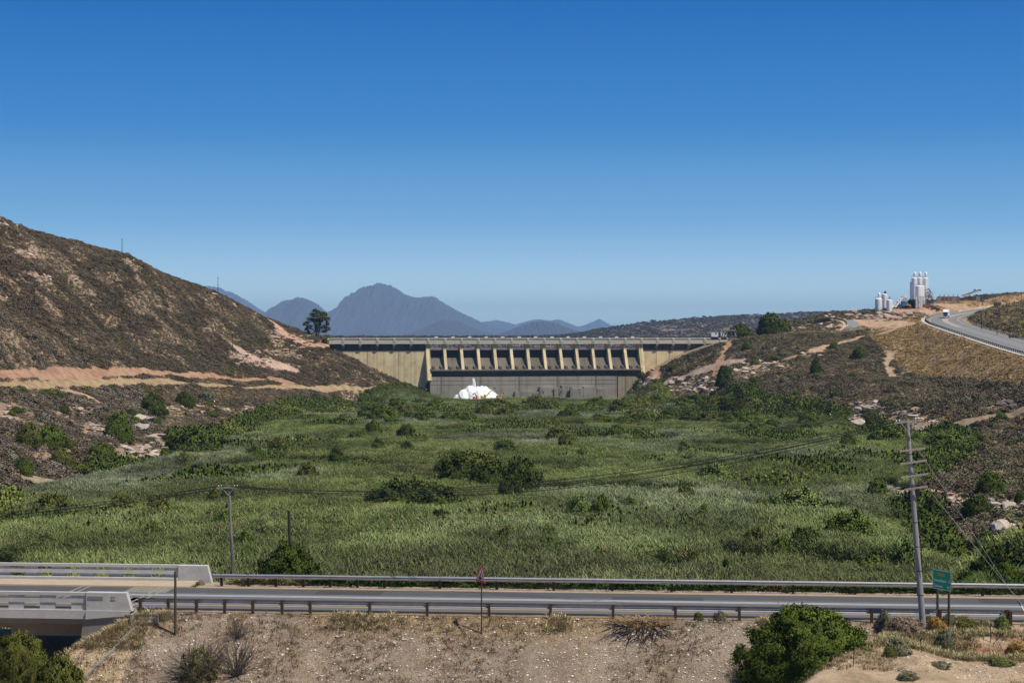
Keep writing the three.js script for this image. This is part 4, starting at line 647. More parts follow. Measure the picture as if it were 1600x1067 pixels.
plant('stacker_conveyor', 'yellow and black stacking conveyor raised against the sky', 'conveyor', 1507, 467, 1035, (t, X, Y) => {
  const A = V3(X(1504), Y(464), 0), B = V3(X(1532), Y(454.5), 0); mesh('truss', [beam(A.clone().add(V3(0, .6, .7)), B.clone().add(V3(0, .5, .7)), .18, .3), beam(A.clone().add(V3(0, .6, -.7)), B.clone().add(V3(0, .5, -.7)), .18, .3), beam(A.clone().add(V3(0, -.5, .7)), B.clone().add(V3(-3, -.2, .7)), .18, .3), ...[0, 1, 2, 3, 4, 5].map((i) => { const p = A.clone().lerp(B, i / 6), q = A.clone().lerp(B, (i + 1) / 6); return bar(p.add(V3(0, -.5, .7)), q.add(V3(0, .55, .7)), .1); })], yelM, t);
  mesh('belt', beam(A.clone().add(V3(0, .75, 0)), B.clone().add(V3(0, .75, 0)), 1.5, .5), dkSteel, t); mesh('head_drum', [Cy(.55, .55, 1.4, B.x, B.y + .4, 0, 12, Math.PI / 2), Bx(1, .8, 1.2, B.x - 3.2, B.y + .6, 0)], dkSteel, t); mesh('undercarriage', [Bx(2.6, 1, 2, X(1506), .9, 0), bar(V3(X(1507), 1, .6), V3(X(1516), Y(461), .6), .14)], dkSteel, t); for (const z of [-1, 1]) mesh('track', ext([[-1.4, .3], [-1, 0], [1, 0], [1.4, .3], [1.2, .7], [-1.2, .7]], .5).translate(X(1506), 0, z - .25), dkSteel, t);
});
[[1464, 1470, 465, 469.5, 'white concrete block wall left of the storage bays'], [1488, 1494, 464.5, 470, 'tapered pale concrete block wall between the storage bays'], [1526, 1532, 463, 466, 'pale concrete block wall right of the stacking conveyor']].forEach(([a, c, y0, y1, l], i) => plant('block_wall', l, 'wall', (a + c) / 2, y1, i == 2 ? 1060 : 975, (t, X, Y) => { const w = X(c) - X(a), h = Y(y0); for (let k = 0; k < 3; k++) mesh('block', Bx(w / 3 - .05, h * (1 - (i == 1 ? .25 * (2 - k) : 0)) + 1, 1, -w / 3 + k * w / 3, (h - 1) / 2, 0), mConcRaw, t); }));
plant('storage_bay', 'long rust-brown storage bay wall on the skyline right of the silos', 'wall', 1480, 470, 980, (t, X, Y) => { for (let k = 0; k < 6; k++) mesh('panel', Bx(2, 2.6, .4, X(1468.5 + k * 6), Y(467), -1.2), rustM, t); for (let k = 0; k < 5; k++) mesh('post', Bx(.35, 4, .35, X(1470 + k * 7), Y(465.4), -1), mConcRaw, t); mesh('top_rail', Bx(X(1503) - X(1468), .12, .12, (X(1503) + X(1468)) / 2, Y(463.2), -1), gSteel, t); });
plant('billboard', 'white billboard on steel legs on the ridge left of the silos', 'billboard', 1336, 491, 930, (t, X, Y) => { mesh('board', Bx(X(1340) - X(1332), Y(481) - Y(488.5), .2, 0, (Y(481) + Y(488.5)) / 2, 0), mWhite, t); mesh('frame', [Bx(2.8, .08, .1, 0, Y(485), .13), Bx(.08, 2.5, .1, 0, Y(485), .13)], gSteel, t); for (const x of [-1, 1]) mesh('leg', bar(V3(x, -.5, 0), V3(x, Y(482), -.15), .1), gSteel, t); mesh('back_stay', [bar(V3(1.2, Y(482), 0), V3(3.4, Y(489), -2), .08), bar(V3(3.4, Y(484), -2), V3(3.4, -.5, -2), .08)], gSteel, t); });
// ---------------------------------------------------------------- signs and fence posts by the highway
function backSign(label, px, d, py0, py1, w, off) { const p = onLand(px, d), t = thing('road_sign', label, 'road sign', p), y1 = gy(py0, d) - p.y, y0 = gy(py1, d) - p.y, W = w / F * d; mesh('board', Bx(W, y1 - y0, .12, 0, (y0 + y1) / 2, 0), mBackGrey, t); for (const s of [-.35, 0, .35]) mesh('post', Cy(.12, .14, y1 + .3, s * W, (y1 - .3) / 2, .2, 8), mPole, t); }
backSign('large dark sign back on posts above the highway bend', 1559.5, 905, 472.5, 480, 12, 0);
backSign('large dark sign back on pale posts low on the right hillside', 1585, 640, 523, 532, 16, 0);
{
  let p = along(HWP, .18, -HWW + 1)[0], q = hwNear(p.x, -p.z), k = at(1504.5, 531, 640); k.y = H(k.x, 640); triSign('warning_sign', 'small red triangular warning sign standing by the highway guardrail', k, 0, gy(521, 640) - k.y, 1.6);
  k = at(1462, 522, 720); k.y = H(k.x, 720); const c = thing('road_sign', 'small dark chevron-shaped sign seen from behind beside the highway bend', 'road sign', k); mesh('board', ext([[-.9, 1.4], [0, 0], [.9, 1.4], [.9, 2.2], [0, .9], [-.9, 2.2]], .06).translate(0, gy(513.5, 720) - k.y - 2.2, 0), M('dark red back', .09, .03, .03), c); mesh('post', Bx(.1, 2.2, .1, 0, 1, -.06), gSteel, c);
}
[[1534, 760, 488, 500], [1534.5, 700, 496, 516], [1548, 690, 498, 517], [1559, 660, 510, 531], [1541, 770, 486, 498], [1592, 640, 517, 530], [1583, 690, 511, 520], [1597, 1000, 456, 466], [1573, 690, 510, 521]].forEach(([px, d, y0, y1], i) => {
  const l = ['post of the hillside fence nearest the inner edge of the bend', 'thick dark fence post with a brace on the hillside', 'fence post right of the braced post', 'braced corner post lower on the hillside', 'thin fence post high by the bend', 'fence post beside the low sign back', 'short fence post among hillside scrub', 'thin post on the skyline at the far right', 'short post uphill of the low sign'][i];
  const p = onLand(px, d, -.2), h = Math.max(2.2, gy(y0, d) - p.y), t = thing('hillside_post', l, 'fence post', p); mesh('shaft', Cy(.13, .15, h, 0, h / 2, 0, 8), mPoleDark, t); if (i == 1 || i == 3) mesh('brace', bar(V3(.3, h * .85, 0), V3(4.4, .2, 1), .1), mPoleDark, t);
});
{ const d = 690, p = onLand(1366, d, -.3), t = thing('leaning_pole', 'old leaning wooden pole on the bare track below the highway', 'pole', p), e = at(1377, 533, d).sub(p); mesh('shaft', bar(V3(0, 0, 0), e, .16, 8, .11), mPoleDark, t); mesh('arm', beam(e.clone().multiplyScalar(.95).add(V3(-.6, .05, 0)), e.clone().multiplyScalar(.95).add(V3(.6, .1, 0)), .1, .1), mPoleDark, t); }
// poles on the left hillside
[[190, 690, 378, 402, 'slim pole on the left hillside skyline, upper one'], [340, 800, 434, 461, 'slim pole on the left hillside skyline, lower one'], [123, 486, 509, 556, 'tall dark pole standing at the foot of the left hillside above the track'], [363, 640, 524, 556, 'dark pole with a stay at the right foot of the left hillside'], [452, 700, 528, 552, 'dark pole with a stay beside the pink rock scar']].forEach(([px, d, y0, y1, l], i) => {
  let rd = d, bs = -9; if (i < 2) for (let q = 560; q < 900; q += 2) { const e = (H(gx(px, q), q) - CY) / q; if (e > bs) { bs = e; rd = q; } } const dd = i < 2 ? rd : hit(px, y1, 0, d - 120), p = onLand(px, dd, -.3), h = (y1 - y0) / F * dd + .3, t = thing('telegraph_pole', l, 'pole', p); mesh('shaft', bar(V3(0, 0, 0), V3(0, h, 0), .15, 8, .1), mPoleDark, t); mesh('arm', Bx(.9, .1, .1, 0, h - .4, 0), mPoleDark, t); if (i > 2) mesh('stay', bar(V3(0, h * .95, 0), V3(-5.4, 0.4, .5), .05), mPoleDark, t);
});
// ---------------------------------------------------------------- rocks
const rockTex = tex(256, (u, v) => .6 + .35 * wf(u, v, 8, 5, 31) + .2 * (wn(u, v, 60, 3) - .5));
function rockGeo(seed, flat = .7, jag = .3) {
  const g = new THREE.IcosahedronGeometry(1, 2), p = g.attributes.position, r = rngOf(seed), cuts = Array.from({ length: 9 }, () => { const v = V3(r() - .5, (r() - .5) * .9, r() - .5).normalize(); return [v, .5 + .38 * r()]; });
  for (let i = 0; i < p.count; i++) { const v = V3().fromBufferAttribute(p, i); for (const [n, k] of cuts) { const q = v.dot(n); if (q > k) v.addScaledVector(n, k - q); } const m = 1 + jag * (fbm(v.x * 2.3 + seed, v.y * 2.3 + v.z * 1.7, 3) - .5); v.multiplyScalar(m); p.setXYZ(i, v.x, v.y * flat, v.z); }
  const n = g.toNonIndexed ? g : g; n.deleteAttribute('normal'); n.computeVertexNormals(); const o = boxUV(norm(n), .6); o.userData.done = true; return o;
}
const rocks = Array.from({ length: 7 }, (_, i) => rockGeo(11 + i * 7, .55 + .08 * (i % 3), .35));
const rockMats = [M('pinkish sandstone', .5, .37, .29, .95, { map: rockTex }), M('pale weathered sandstone', .58, .49, .4, .95, { map: rockTex }), M('grey weathered rock', .42, .37, .33, .95, { map: rockTex }), M('dark rock face', .16, .13, .115, .95, { map: rockTex }), M('orange-brown rock', .46, .29, .18, .95, { map: rockTex })];
// an outcrop: boulders spread along a line between two pixels at one distance, each boulder a part
const clearCells = new Set(), cell = (x, d) => Math.floor(x / 1.2) + ',' + Math.floor(d / 3), clearAt = (x, d) => { for (const j of [1, -2, -4, -6]) for (const i of [-.8, .8]) clearCells.add(cell(x + i, d + j)); };
function outcrop(label, list, seed, mix = [0, 1, 2], group) {
  const r = rngOf(seed), [px0, py0] = list[0], d0 = hit(px0, py0), base = onLand(px0, d0), t = thing('rock_outcrop', label, 'rocks', base, 0, group);
  for (const [px, py, w, h, n, big = 1] of list) for (let k = 0; k < n; k++) {
    const X = px + (r() - .5) * w, Y = py + (r() - .5) * h, d = hit(X, Y), p = onLand(X, d), s = d / F * (2.2 + 5 * r() * r()) * big; clearAt(p.x, d);
    const m = mesh('rock', rocks[Math.floor(r() * 7)], rockMats[mix[Math.floor(r() * mix.length)]], t); m.position.copy(p.sub(base)).add(V3(0, s * .25, 0)); m.scale.set(s * (1 + .7 * r()), s * (.55 + .4 * r()), s * (.8 + .4 * r())); m.rotation.set((r() - .5) * .5, r() * 6.3, (r() - .5) * .5);
  }
  return t;
}
outcrop('tumbled pale rock slope between the big rounded bush and the reeds, left bank', [[215, 712, 110, 36, 80, 1.4], [240, 690, 30, 20, 12, 1.6]], 3, [0, 1, 1, 2]);
outcrop('large smooth pale boulder face above the tumbled rocks on the left bank', [[222, 665, 26, 18, 9, 3]], 5, [1, 2]);
outcrop('reddish broken rock edge under the wide green bush at the far left', [[82, 704, 50, 18, 22]], 7, [0, 4, 0, 1]);
outcrop('jagged pinkish rock face among grey dead scrub on the left bank', [[150, 672, 30, 22, 30, 1.5], [137, 645, 40, 14, 10, 1.3]], 9, [0, 4, 2, 3]);
outcrop('grey white rocks at the far left edge below the dirt track', [[8, 645, 22, 24, 12], [22, 658, 20, 8, 6]], 11, [2, 1, 1]);
outcrop('dark rocks on the crest of the left bank', [[118, 636, 36, 8, 9]], 13, [3, 2, 1]);
outcrop('low pale stones in the dry grass by the left reeds', [[128, 723, 20, 6, 5], [174, 727, 16, 5, 4]], 15, [1, 1, 0]);
outcrop('small reddish rock at the left edge beside the reeds', [[4, 835, 12, 10, 4]], 17, [4, 0]);
outcrop('pale pink rubble band along the left shore under dark bushes', [[290, 643, 90, 14, 40]], 19, [0, 0, 1]);
outcrop('thin line of pale rubble along the shore nearer the dam', [[390, 640, 90, 8, 26], [490, 632, 70, 8, 20], [578, 632, 30, 5, 8]], 21, [0, 1, 2]);
outcrop('pink broken rock scar beside the left end of the dam', [[455, 540, 60, 34, 60], [432, 522, 20, 20, 14]], 23, [0, 1, 0, 4]);
outcrop('pale pink excavated rock face in the foot of the left hillside', [[395, 560, 60, 22, 40]], 25, [0, 1, 0]);
outcrop('layered rock bluff with a dark overhang on the right bank', [[1350, 640, 40, 16, 40, 1.5], [1400, 645, 70, 12, 36, 1.5], [1340, 657, 26, 12, 14, 1.7]], 27, [3, 4, 2, 3, 1, 2]);
outcrop('scattered pale stones below the layered bluff, right bank', [[1385, 668, 120, 20, 34], [1450, 660, 90, 14, 20]], 29, [1, 0, 2]);
outcrop('dark blocky rocks at the right edge above the bank', [[1570, 633, 40, 8, 14, 1.6], [1540, 642, 16, 5, 4, 1.6]], 31, [3, 3, 2]);
outcrop('long flat sandstone shelf beside the leaning telephone pole', [[1385, 768, 46, 12, 24, 1.8], [1450, 778, 90, 14, 46, 2], [1520, 786, 70, 10, 24, 2]], 33, [1, 4, 1, 0]);
outcrop('right end of the sandstone shelf with a dark hollow', [[1580, 793, 50, 14, 24, 2], [1558, 788, 16, 8, 5, 2]], 35, [1, 1, 3]);
outcrop('smooth tan boulder pair at the right edge below the shelf', [[1572, 826, 26, 6, 4, 3.2], [1596, 824, 14, 10, 3, 3]], 37, [1, 1]);
outcrop('pale rocks by the pool at the right edge', [[1594, 850, 20, 10, 5]], 39, [1, 0]);
outcrop('small pale stones among grass on the right bank', [[1530, 712, 60, 10, 12], [1590, 738, 20, 6, 3]], 41, [1, 0]);
outcrop('rock-strewn pink rubble slope right of the dam', [[1085, 602, 80, 22, 70], [1150, 588, 60, 22, 40]], 43, [0, 1, 0, 2]);
outcrop('line of pale boulders beside the orange track right of the dam', [[1200, 572, 80, 14, 34], [1275, 556, 40, 8, 14]], 45, [1, 0, 1]);
outcrop('blasted brown rock edge above the small side road', [[1270, 512, 80, 10, 34]], 47, [4, 0, 3, 1]);
outcrop('rough red and brown rocks below the silos', [[1390, 494, 120, 10, 90, 1.1], [1320, 498, 60, 10, 40, 1.1]], 49, [4, 3, 0, 0]);
outcrop('reddish rocks on the slope just right of the spillway', [[1012, 590, 26, 30, 16], [990, 600, 16, 10, 6]], 51, [4, 0, 2]);
outcrop('pale broken stone at the foot of the dam wall, right', [[950, 612, 90, 10, 40]], 53, [0, 1, 0]);
{ // rocks dotted over the left hillside
  outcrop('pale rocks high on the left hillside near its top edge', [[5, 353, 14, 4, 4], [28, 352, 6, 5, 3]], 61, [1, 0]);
  outcrop('row of pale rocks across the upper left hillside', [[40, 398, 50, 8, 12]], 62, [1, 0, 2]);
  outcrop('scattered rocks on the middle of the left hillside', [[60, 435, 40, 12, 8], [122, 440, 12, 8, 4], [75, 438, 14, 8, 4]], 63, [2, 1, 0]);
  outcrop('pale rocks on the skyline of the left hillside beside the pole', [[200, 409, 14, 6, 6], [214, 418, 8, 3, 2]], 64, [1, 0]);
  outcrop('small pale stones near the lower skyline of the left hillside', [[340, 462, 20, 5, 6], [372, 478, 24, 6, 5], [398, 493, 8, 5, 3]], 65, [1, 1, 0]);
}
// stones lying on the near slope: the larger ones singly
const bigStones = [[631, 1003, 9, 1], [646, 1004, 6, 1], [616, 1006, 7, 1], [680, 1006, 6, 1], [777, 1020, 14, 0], [770, 1014, 5, 4], [749, 1060, 9, 1], [728, 1044, 9, 0], [765, 1041, 8, 0], [527, 998, 8, 1], [284, 962, 5, 1], [380, 975, 8, 2], [405, 1062, 8, 0], [1130, 988, 8, 2], [1146, 988, 5, 1], [1160, 1032, 8, 2], [1131, 1053, 5, 1], [1086, 1010, 4, 1], [1073, 1041, 5, 1], [1037, 1064, 5, 1], [602, 1028, 5, 1], [655, 1060, 6, 1], [560, 1020, 5, 4], [820, 990, 6, 0], [816, 976, 4, 2], [869, 963, 4, 1], [900, 1005, 5, 0], [1330, 1022, 5, 1]];
bigStones.forEach(([px, py, w, m], i) => { const d = hit(px, py), s = w / F * d * .55, o = mesh('stone', rocks[i % 7], rockMats[m]); o.position.copy(onLand(px, d, s * .15)); o.scale.set(s, s * .8, s * .8); o.rotation.set(.3 * (i % 3), i, .2 * (i % 4)); tag(o, (w > 8 ? 'large ' : w > 6 ? 'fist-sized ' : 'small ') + ['pinkish', 'pale', 'grey', 'dark', 'orange-brown'][m] + ' stone on the bank ' + [[300, 'by the wooden post'], [420, 'beside the dry twiggy bushes'], [610, 'right of the dry twiggy bushes'], [665, 'in the cluster left of the bicycle sign'], [700, 'just left of the bicycle sign'], [800, 'below the bicycle sign'], [1050, 'between bicycle sign and dry grass'], [1100, 'below the dry grass patch'], [9999, 'beside the big green bush']].find((q) => px < q[0])[1] + (py < 1000 ? ', near the top' : py > 1035 ? ', low down' : ', halfway down'), 'stone', 'loose stones on the near embankment'); });
{ const d = hit(875, 973), o = mesh('drink_can', Cy(.05, .05, .2, 0, 0, 0, 12, 0, Math.PI / 2), mRed); o.position.copy(onLand(875, d, .05)); o.rotation.y = .4; tag(o, 'small bright red can lying on the near embankment', 'litter'); }
// ---------------------------------------------------------------- plants
const tint = (g, fn) => { const p = g.attributes.position, c = new Float32Array(p.count * 3); for (let i = 0; i < p.count; i += 3) { const t = fn(p.getX(i), p.getY(i), p.getZ(i), i / 3); for (let k = 0; k < 3; k++) c.set(t, (i + k) * 3); } g.setAttribute('color', new THREE.BufferAttribute(c, 3)); return g; };
// leaves as small bent diamonds gathered in clumps over an uneven crown; r = 1 across, height 1
function leafCrown(seed, { n = 4000, size = .05, clumps = 40, clumpR = .2, low = -.1, shape = 1, inner = .35, hang = 0, slim = .42, fill = .5 } = {}) {
  const r = rngOf(seed), P = [], C = [], N = [], cl = [], G = () => (r() + r() + r() - 1.5) / 1.5;
  for (let i = 0; i < clumps; i++) { const a = r() * 6.283, y = low + (1 - low) * Math.pow(r(), .85), R = Math.sqrt(Math.max(.03, 1 - Math.pow(Math.max(0, y), 2.2))) * (y < .15 ? .88 + y * .6 : 1), k = r() < inner ? Math.sqrt(r()) * .75 : .78 + .26 * r(), bump = .82 + .36 * vn(Math.cos(a) * 2 + seed, Math.sin(a) * 2 + y * 2); cl.push([Math.cos(a) * R * k * bump, y * (.86 + .24 * bump * .8), Math.sin(a) * R * k * bump * shape, clumpR * (.6 + .8 * r()), .62 + .6 * r(), r()]); }
  for (let i = 0; i < n; i++) {
    const c = cl[Math.floor(r() * clumps)]; let x = c[0] + G() * c[3], y = Math.max(.0, c[1] + G() * c[3] * .85), z = c[2] + G() * c[3] * shape;
    if (r() < fill) { const a = r() * 6.283; y = Math.max(0, low) + (1 - Math.max(0, low)) * Math.pow(r(), 1.15); const b = .58 + .52 * fbm(Math.cos(a) * 1.7 + seed, Math.sin(a) * 1.7 + y * 2.2, 3) + .12 * vn(a * 5 + seed, y * 9), R = Math.sqrt(Math.max(.02, 1 - Math.pow(y, 2.4))) * b * (.72 + .28 * Math.sqrt(r())); x = Math.cos(a) * R; z = Math.sin(a) * R * shape; y *= b; c[4] = c[4]; }
    const s = size * (.6 + .8 * r()), A = V3(r() - .5, r() * .9 - .25 - hang, r() - .5).normalize(), B = V3(r() - .5, r() - .5, r() - .5).cross(A).normalize(), o = V3(x, y, z), tip = o.clone().addScaledVector(A, s), m = o.clone().addScaledVector(A, s * .5), w = s * slim, l = m.clone().addScaledVector(B, w), q = m.clone().addScaledVector(B, -w), up = V3(0, s * .1, 0); m.add(up);
    const out = V3(x, y - .15, z * shape).normalize(), ng = l.clone().sub(o).cross(tip.clone().sub(o)).normalize(), flip = ng.dot(out) < 0; if (flip) ng.negate();
    const nn = out.multiplyScalar(.75).add(ng.multiplyScalar(.55)).add(V3(0, .15, 0)).normalize();
    for (const v of flip ? [o, tip, l, o, q, tip] : [o, l, tip, o, tip, q]) { P.push(v.x, v.y, v.z); N.push(nn.x, nn.y, nn.z); }
    const t = c[4] * (.75 + .5 * r()), yl = c[5] > .8 ? .2 : 0; for (let k = 0; k < 6; k++) C.push(t * (1 + yl), t * (1 + yl * .4), t * (1 - yl));
  }
  const ys = [], rs = []; for (let i = 0; i < P.length; i += 18) { ys.push(P[i + 1]); rs.push(Math.hypot(P[i], P[i + 2])); } ys.sort((a, b) => a - b); rs.sort((a, b) => a - b);
  const ky = 1 / ys[Math.floor(ys.length * .985)], kr = 1 / rs[Math.floor(rs.length * .97)]; if (!hang) for (let i = 0; i < P.length; i += 3) { P[i] *= kr; P[i + 1] *= ky; P[i + 2] *= kr; }
  const g = new THREE.BufferGeometry(); g.setAttribute('position', new THREE.Float32BufferAttribute(P, 3)); g.setAttribute('color', new THREE.Float32BufferAttribute(C, 3)); g.setAttribute('normal', new THREE.Float32BufferAttribute(N, 3)); g.userData.done = true; return g;
}
function stems(seed, n = 7, spread = .6, h = .75, r0 = .03) { const r = rngOf(seed), g = []; for (let i = 0; i < n; i++) { const a = r() * 6.283, k = spread * r(), m = V3(Math.cos(a) * k * .5, h * .45, Math.sin(a) * k * .5), e = V3(Math.cos(a) * k, h * (.7 + .3 * r()), Math.sin(a) * k); g.push(bar(V3(Math.cos(a) * .06, -.08, Math.sin(a) * .06), m, r0, 5, r0 * .7), bar(m, e, r0 * .7, 5, r0 * .3)); } const o = geo(g); o.userData.done = true; return o; }
const FM = (name, r, g, b) => PM(name, r, g, b, .75, { vertexColors: true, side: THREE.DoubleSide, specularIntensity: .3 });
const fDark = FM('dark green leaves', .055, .08, .012), fMid = FM('mid green leaves', .08, .115, .015), fOlive = FM('olive green leaves', .105, .118, .026), fLight = FM('light green leaves', .13, .175, .05), fGrey = FM('grey green leaves', .17, .18, .115), fDry = FM('grey dry twigs', .24, .18, .14), fGold = FM('yellow brown leaves', .32, .2, .06), fTan = FM('tan dry grass', .30, .205, .1), fStraw = FM('dry straw', .42, .34, .2);
const bark = M('bark', .12, .09, .065, .95, { map: woodTex }), barkGrey = M('grey twigs', .13, .105, .09, .95);
const crownsBig = [1, 2].map((i) => leafCrown(100 + i, { n: 90000, size: .027, clumps: 170, clumpR: .12 }));
const crowns = [1, 2, 3, 4, 5].map((i) => leafCrown(200 + i * 3, { n: 9500, size: .068, clumps: 40 + i * 5, clumpR: .2, inner: .25 }));
const stemGeo = [stems(1), stems(2, 9, .8, .7, .025)];
function bush(label, px, py, w, h, mat, o = {}) { // centre pixel, base row, width and height in photo pixels
  const d = o.d ?? hit(px, py, o.lift ?? 0, o.lift ? 150 : 86), p = onLand(px, d), R = w / 2 / F * d, y = gy(py, d), h3 = h / F * d + Math.max(0, y - p.y), t = thing(o.name ?? 'bush', label, o.cat ?? 'bush', p, (px * 7.3) % 6.28, o.group);
  const f = mesh('foliage', o.geo ?? crowns[Math.abs(Math.round(px + py)) % 5], mat, t, true); f.scale.set(R, h3, R * (o.deep ?? .9));
  const s = mesh('stem', stemGeo[Math.round(px) % 2], o.bark ?? bark, t, true); s.scale.set(R, h3, R * .9); return t;
}
// near the camera
bush('big dense green bush on the near embankment at lower right', 1262, 1066, 216, 110, fMid, { geo: crownsBig[0], d: 98.5 });
bush('dark green bush rising under the bridge at lower left', 30, 1066, 106, 70, fOlive, { geo: crownsBig[1], d: 103 });
bush('lower olive bush at the bottom edge beside the slope kerb', 92, 1092, 92, 62, fOlive, { geo: leafCrown(131, { n: 30000, size: .045, clumps: 100, clumpR: .12 }), d: 100.5 });
bush('dense dark bush behind the far guardrail below the pole stub', 451, 914, 118, 60, fDark, { geo: leafCrown(132, { n: 34000, size: .04, clumps: 100, clumpR: .12 }), d: 126 });
{
  const twig = (seed, n, len, out) => { const r = rngOf(seed), g = []; for (let i = 0; i < n; i++) { const a = r() * 6.283, e = .2 + r() * 1.1, b = V3(Math.cos(a) * Math.cos(e), Math.sin(e), Math.sin(a) * Math.cos(e)).multiplyScalar(len * (.6 + .5 * r())), m = b.clone().multiplyScalar(.5).add(V3((r() - .5) * .2, .1 * r(), (r() - .5) * .2)); g.push(bar(V3(0, -.05, 0), m, .012, 3, .009), bar(m, b, .009, 3, .004)); for (let k = 0; k < out; k++) { const q = m.clone().lerp(b, r()), v = b.clone().normalize().add(V3(r() - .5, r() - .5, r() - .5).multiplyScalar(1.3)).multiplyScalar(.25 * len * (.5 + r())); g.push(bar(q, q.clone().add(v), .006, 3, .003)); } } const o = geo(g); o.userData.done = true; return o; };
  const tw = [twig(5, 60, 1, 6), twig(6, 70, 1, 7)];
  const dead = (label, px, py, w, h, k, leaf) => { const d = hit(px, py), p = onLand(px, d), t = thing('dry_bush', label, 'dry bush', p, k * 2), R = w / 2 / F * d; const m = mesh('twigs', tw[k % 2], M('dark dry twig', .085, .07, .06, .95), t); m.scale.set(R, h / F * d, R); if (leaf) { const f = mesh('foliage', leafCrown(140 + k, { n: 3000, size: .06, clumps: 30, clumpR: .16, inner: .6 }), fOlive, t); f.scale.set(R * .55, h / F * d * .8, R * .5); } };
  dead('leafless dark twiggy bush on the upper part of the near embankment', 370, 1000, 50, 32, 0);
  dead('sprawling half-dead bush with some green leaves on the near embankment', 308, 1066, 130, 62, 1, 1); dead('tangle of bare dark twigs right of the half-dead bush', 368, 1058, 96, 58, 2);
  dead('bundle of dry fallen sticks beside the big green bush', 1155, 1064, 44, 26, 3);
}
function blades0() { const g = blades(77, 420, .95, 1, .016, .3, 1.3); g.userData.done = true; return g; }
const tuft = blades0();
const cro2 = [1, 2, 3].map((i) => leafCrown(300 + i, { n: 5200, size: .11, clumps: 30, clumpR: .2, inner: .4, slim: .22 }));
[['grey-green feathery shrub at the guardrail right of the big bush', 1384, 985, 30, 28, fGrey], ['brown dry shrub on the rubble left of the leaning pole', 1418, 992, 70, 24, fDry], ['golden brown shrub right of the leaning pole foot', 1464, 992, 34, 24, fGold], ['pale green low shrub behind the golden brown one', 1484, 976, 26, 14, fGrey], ['grey-green shrub on the slope beside the fence dropper', 1478, 1016, 34, 26, fGrey], ['long green weeds along the right guardrail', 1512, 984, 44, 14, fOlive], ['tall feathery green shrub by the right end of the guardrail', 1567, 990, 26, 26, fLight], ['yellow-brown shrub at the right edge on the bare ground', 1592, 1024, 40, 20, fGold], ['yellowish low shrub beside the leftmost droppers', 1404, 1022, 44, 22, fGrey], ['small dark green shrub at the foot of the big bush', 1392, 1028, 24, 14, fOlive], ['pale dry tuft beside the low wheel marks', 1420, 1062, 36, 12, fGrey], ['low yellow-green patch on the bare ground at right', 1566, 1040, 44, 10, fLight], ['straw-coloured thistle by the right guardrail', 1505, 972, 16, 16, fStraw], ['straw-coloured dry grass clump at the pole foot', 1452, 976, 18, 18, fStraw], ['grey low shrub in the middle of the bare ground', 1470, 1044, 40, 8, fGrey], ['wide golden dry grass patch hanging over the top of the embankment', 1003, 980, 84, 12, fTan], ['small green weed at the embankment top right of the dry grass', 1092, 970, 16, 12, fOlive], ['pale green weed next to the hidden guardrail post', 1126, 970, 22, 14, fGrey], ['pale straw grass under the wing wall of the bridge', 188, 972, 50, 14, fStraw], ['straw grass at the foot of the wing wall', 150, 992, 34, 12, fStraw], ['tall dry grass by the chute at the guardrail start', 256, 968, 22, 20, fStraw], ['dry grass at the bridge end of the sandy shoulder', 312, 914, 16, 6, fDry]].forEach(([l, px, py, w, h, m], i) => bush(l, px, py, w, h, m, { geo: m === fTan || m === fStraw ? tuft : cro2[i % 3], name: 'shrub', cat: 'shrub' }));
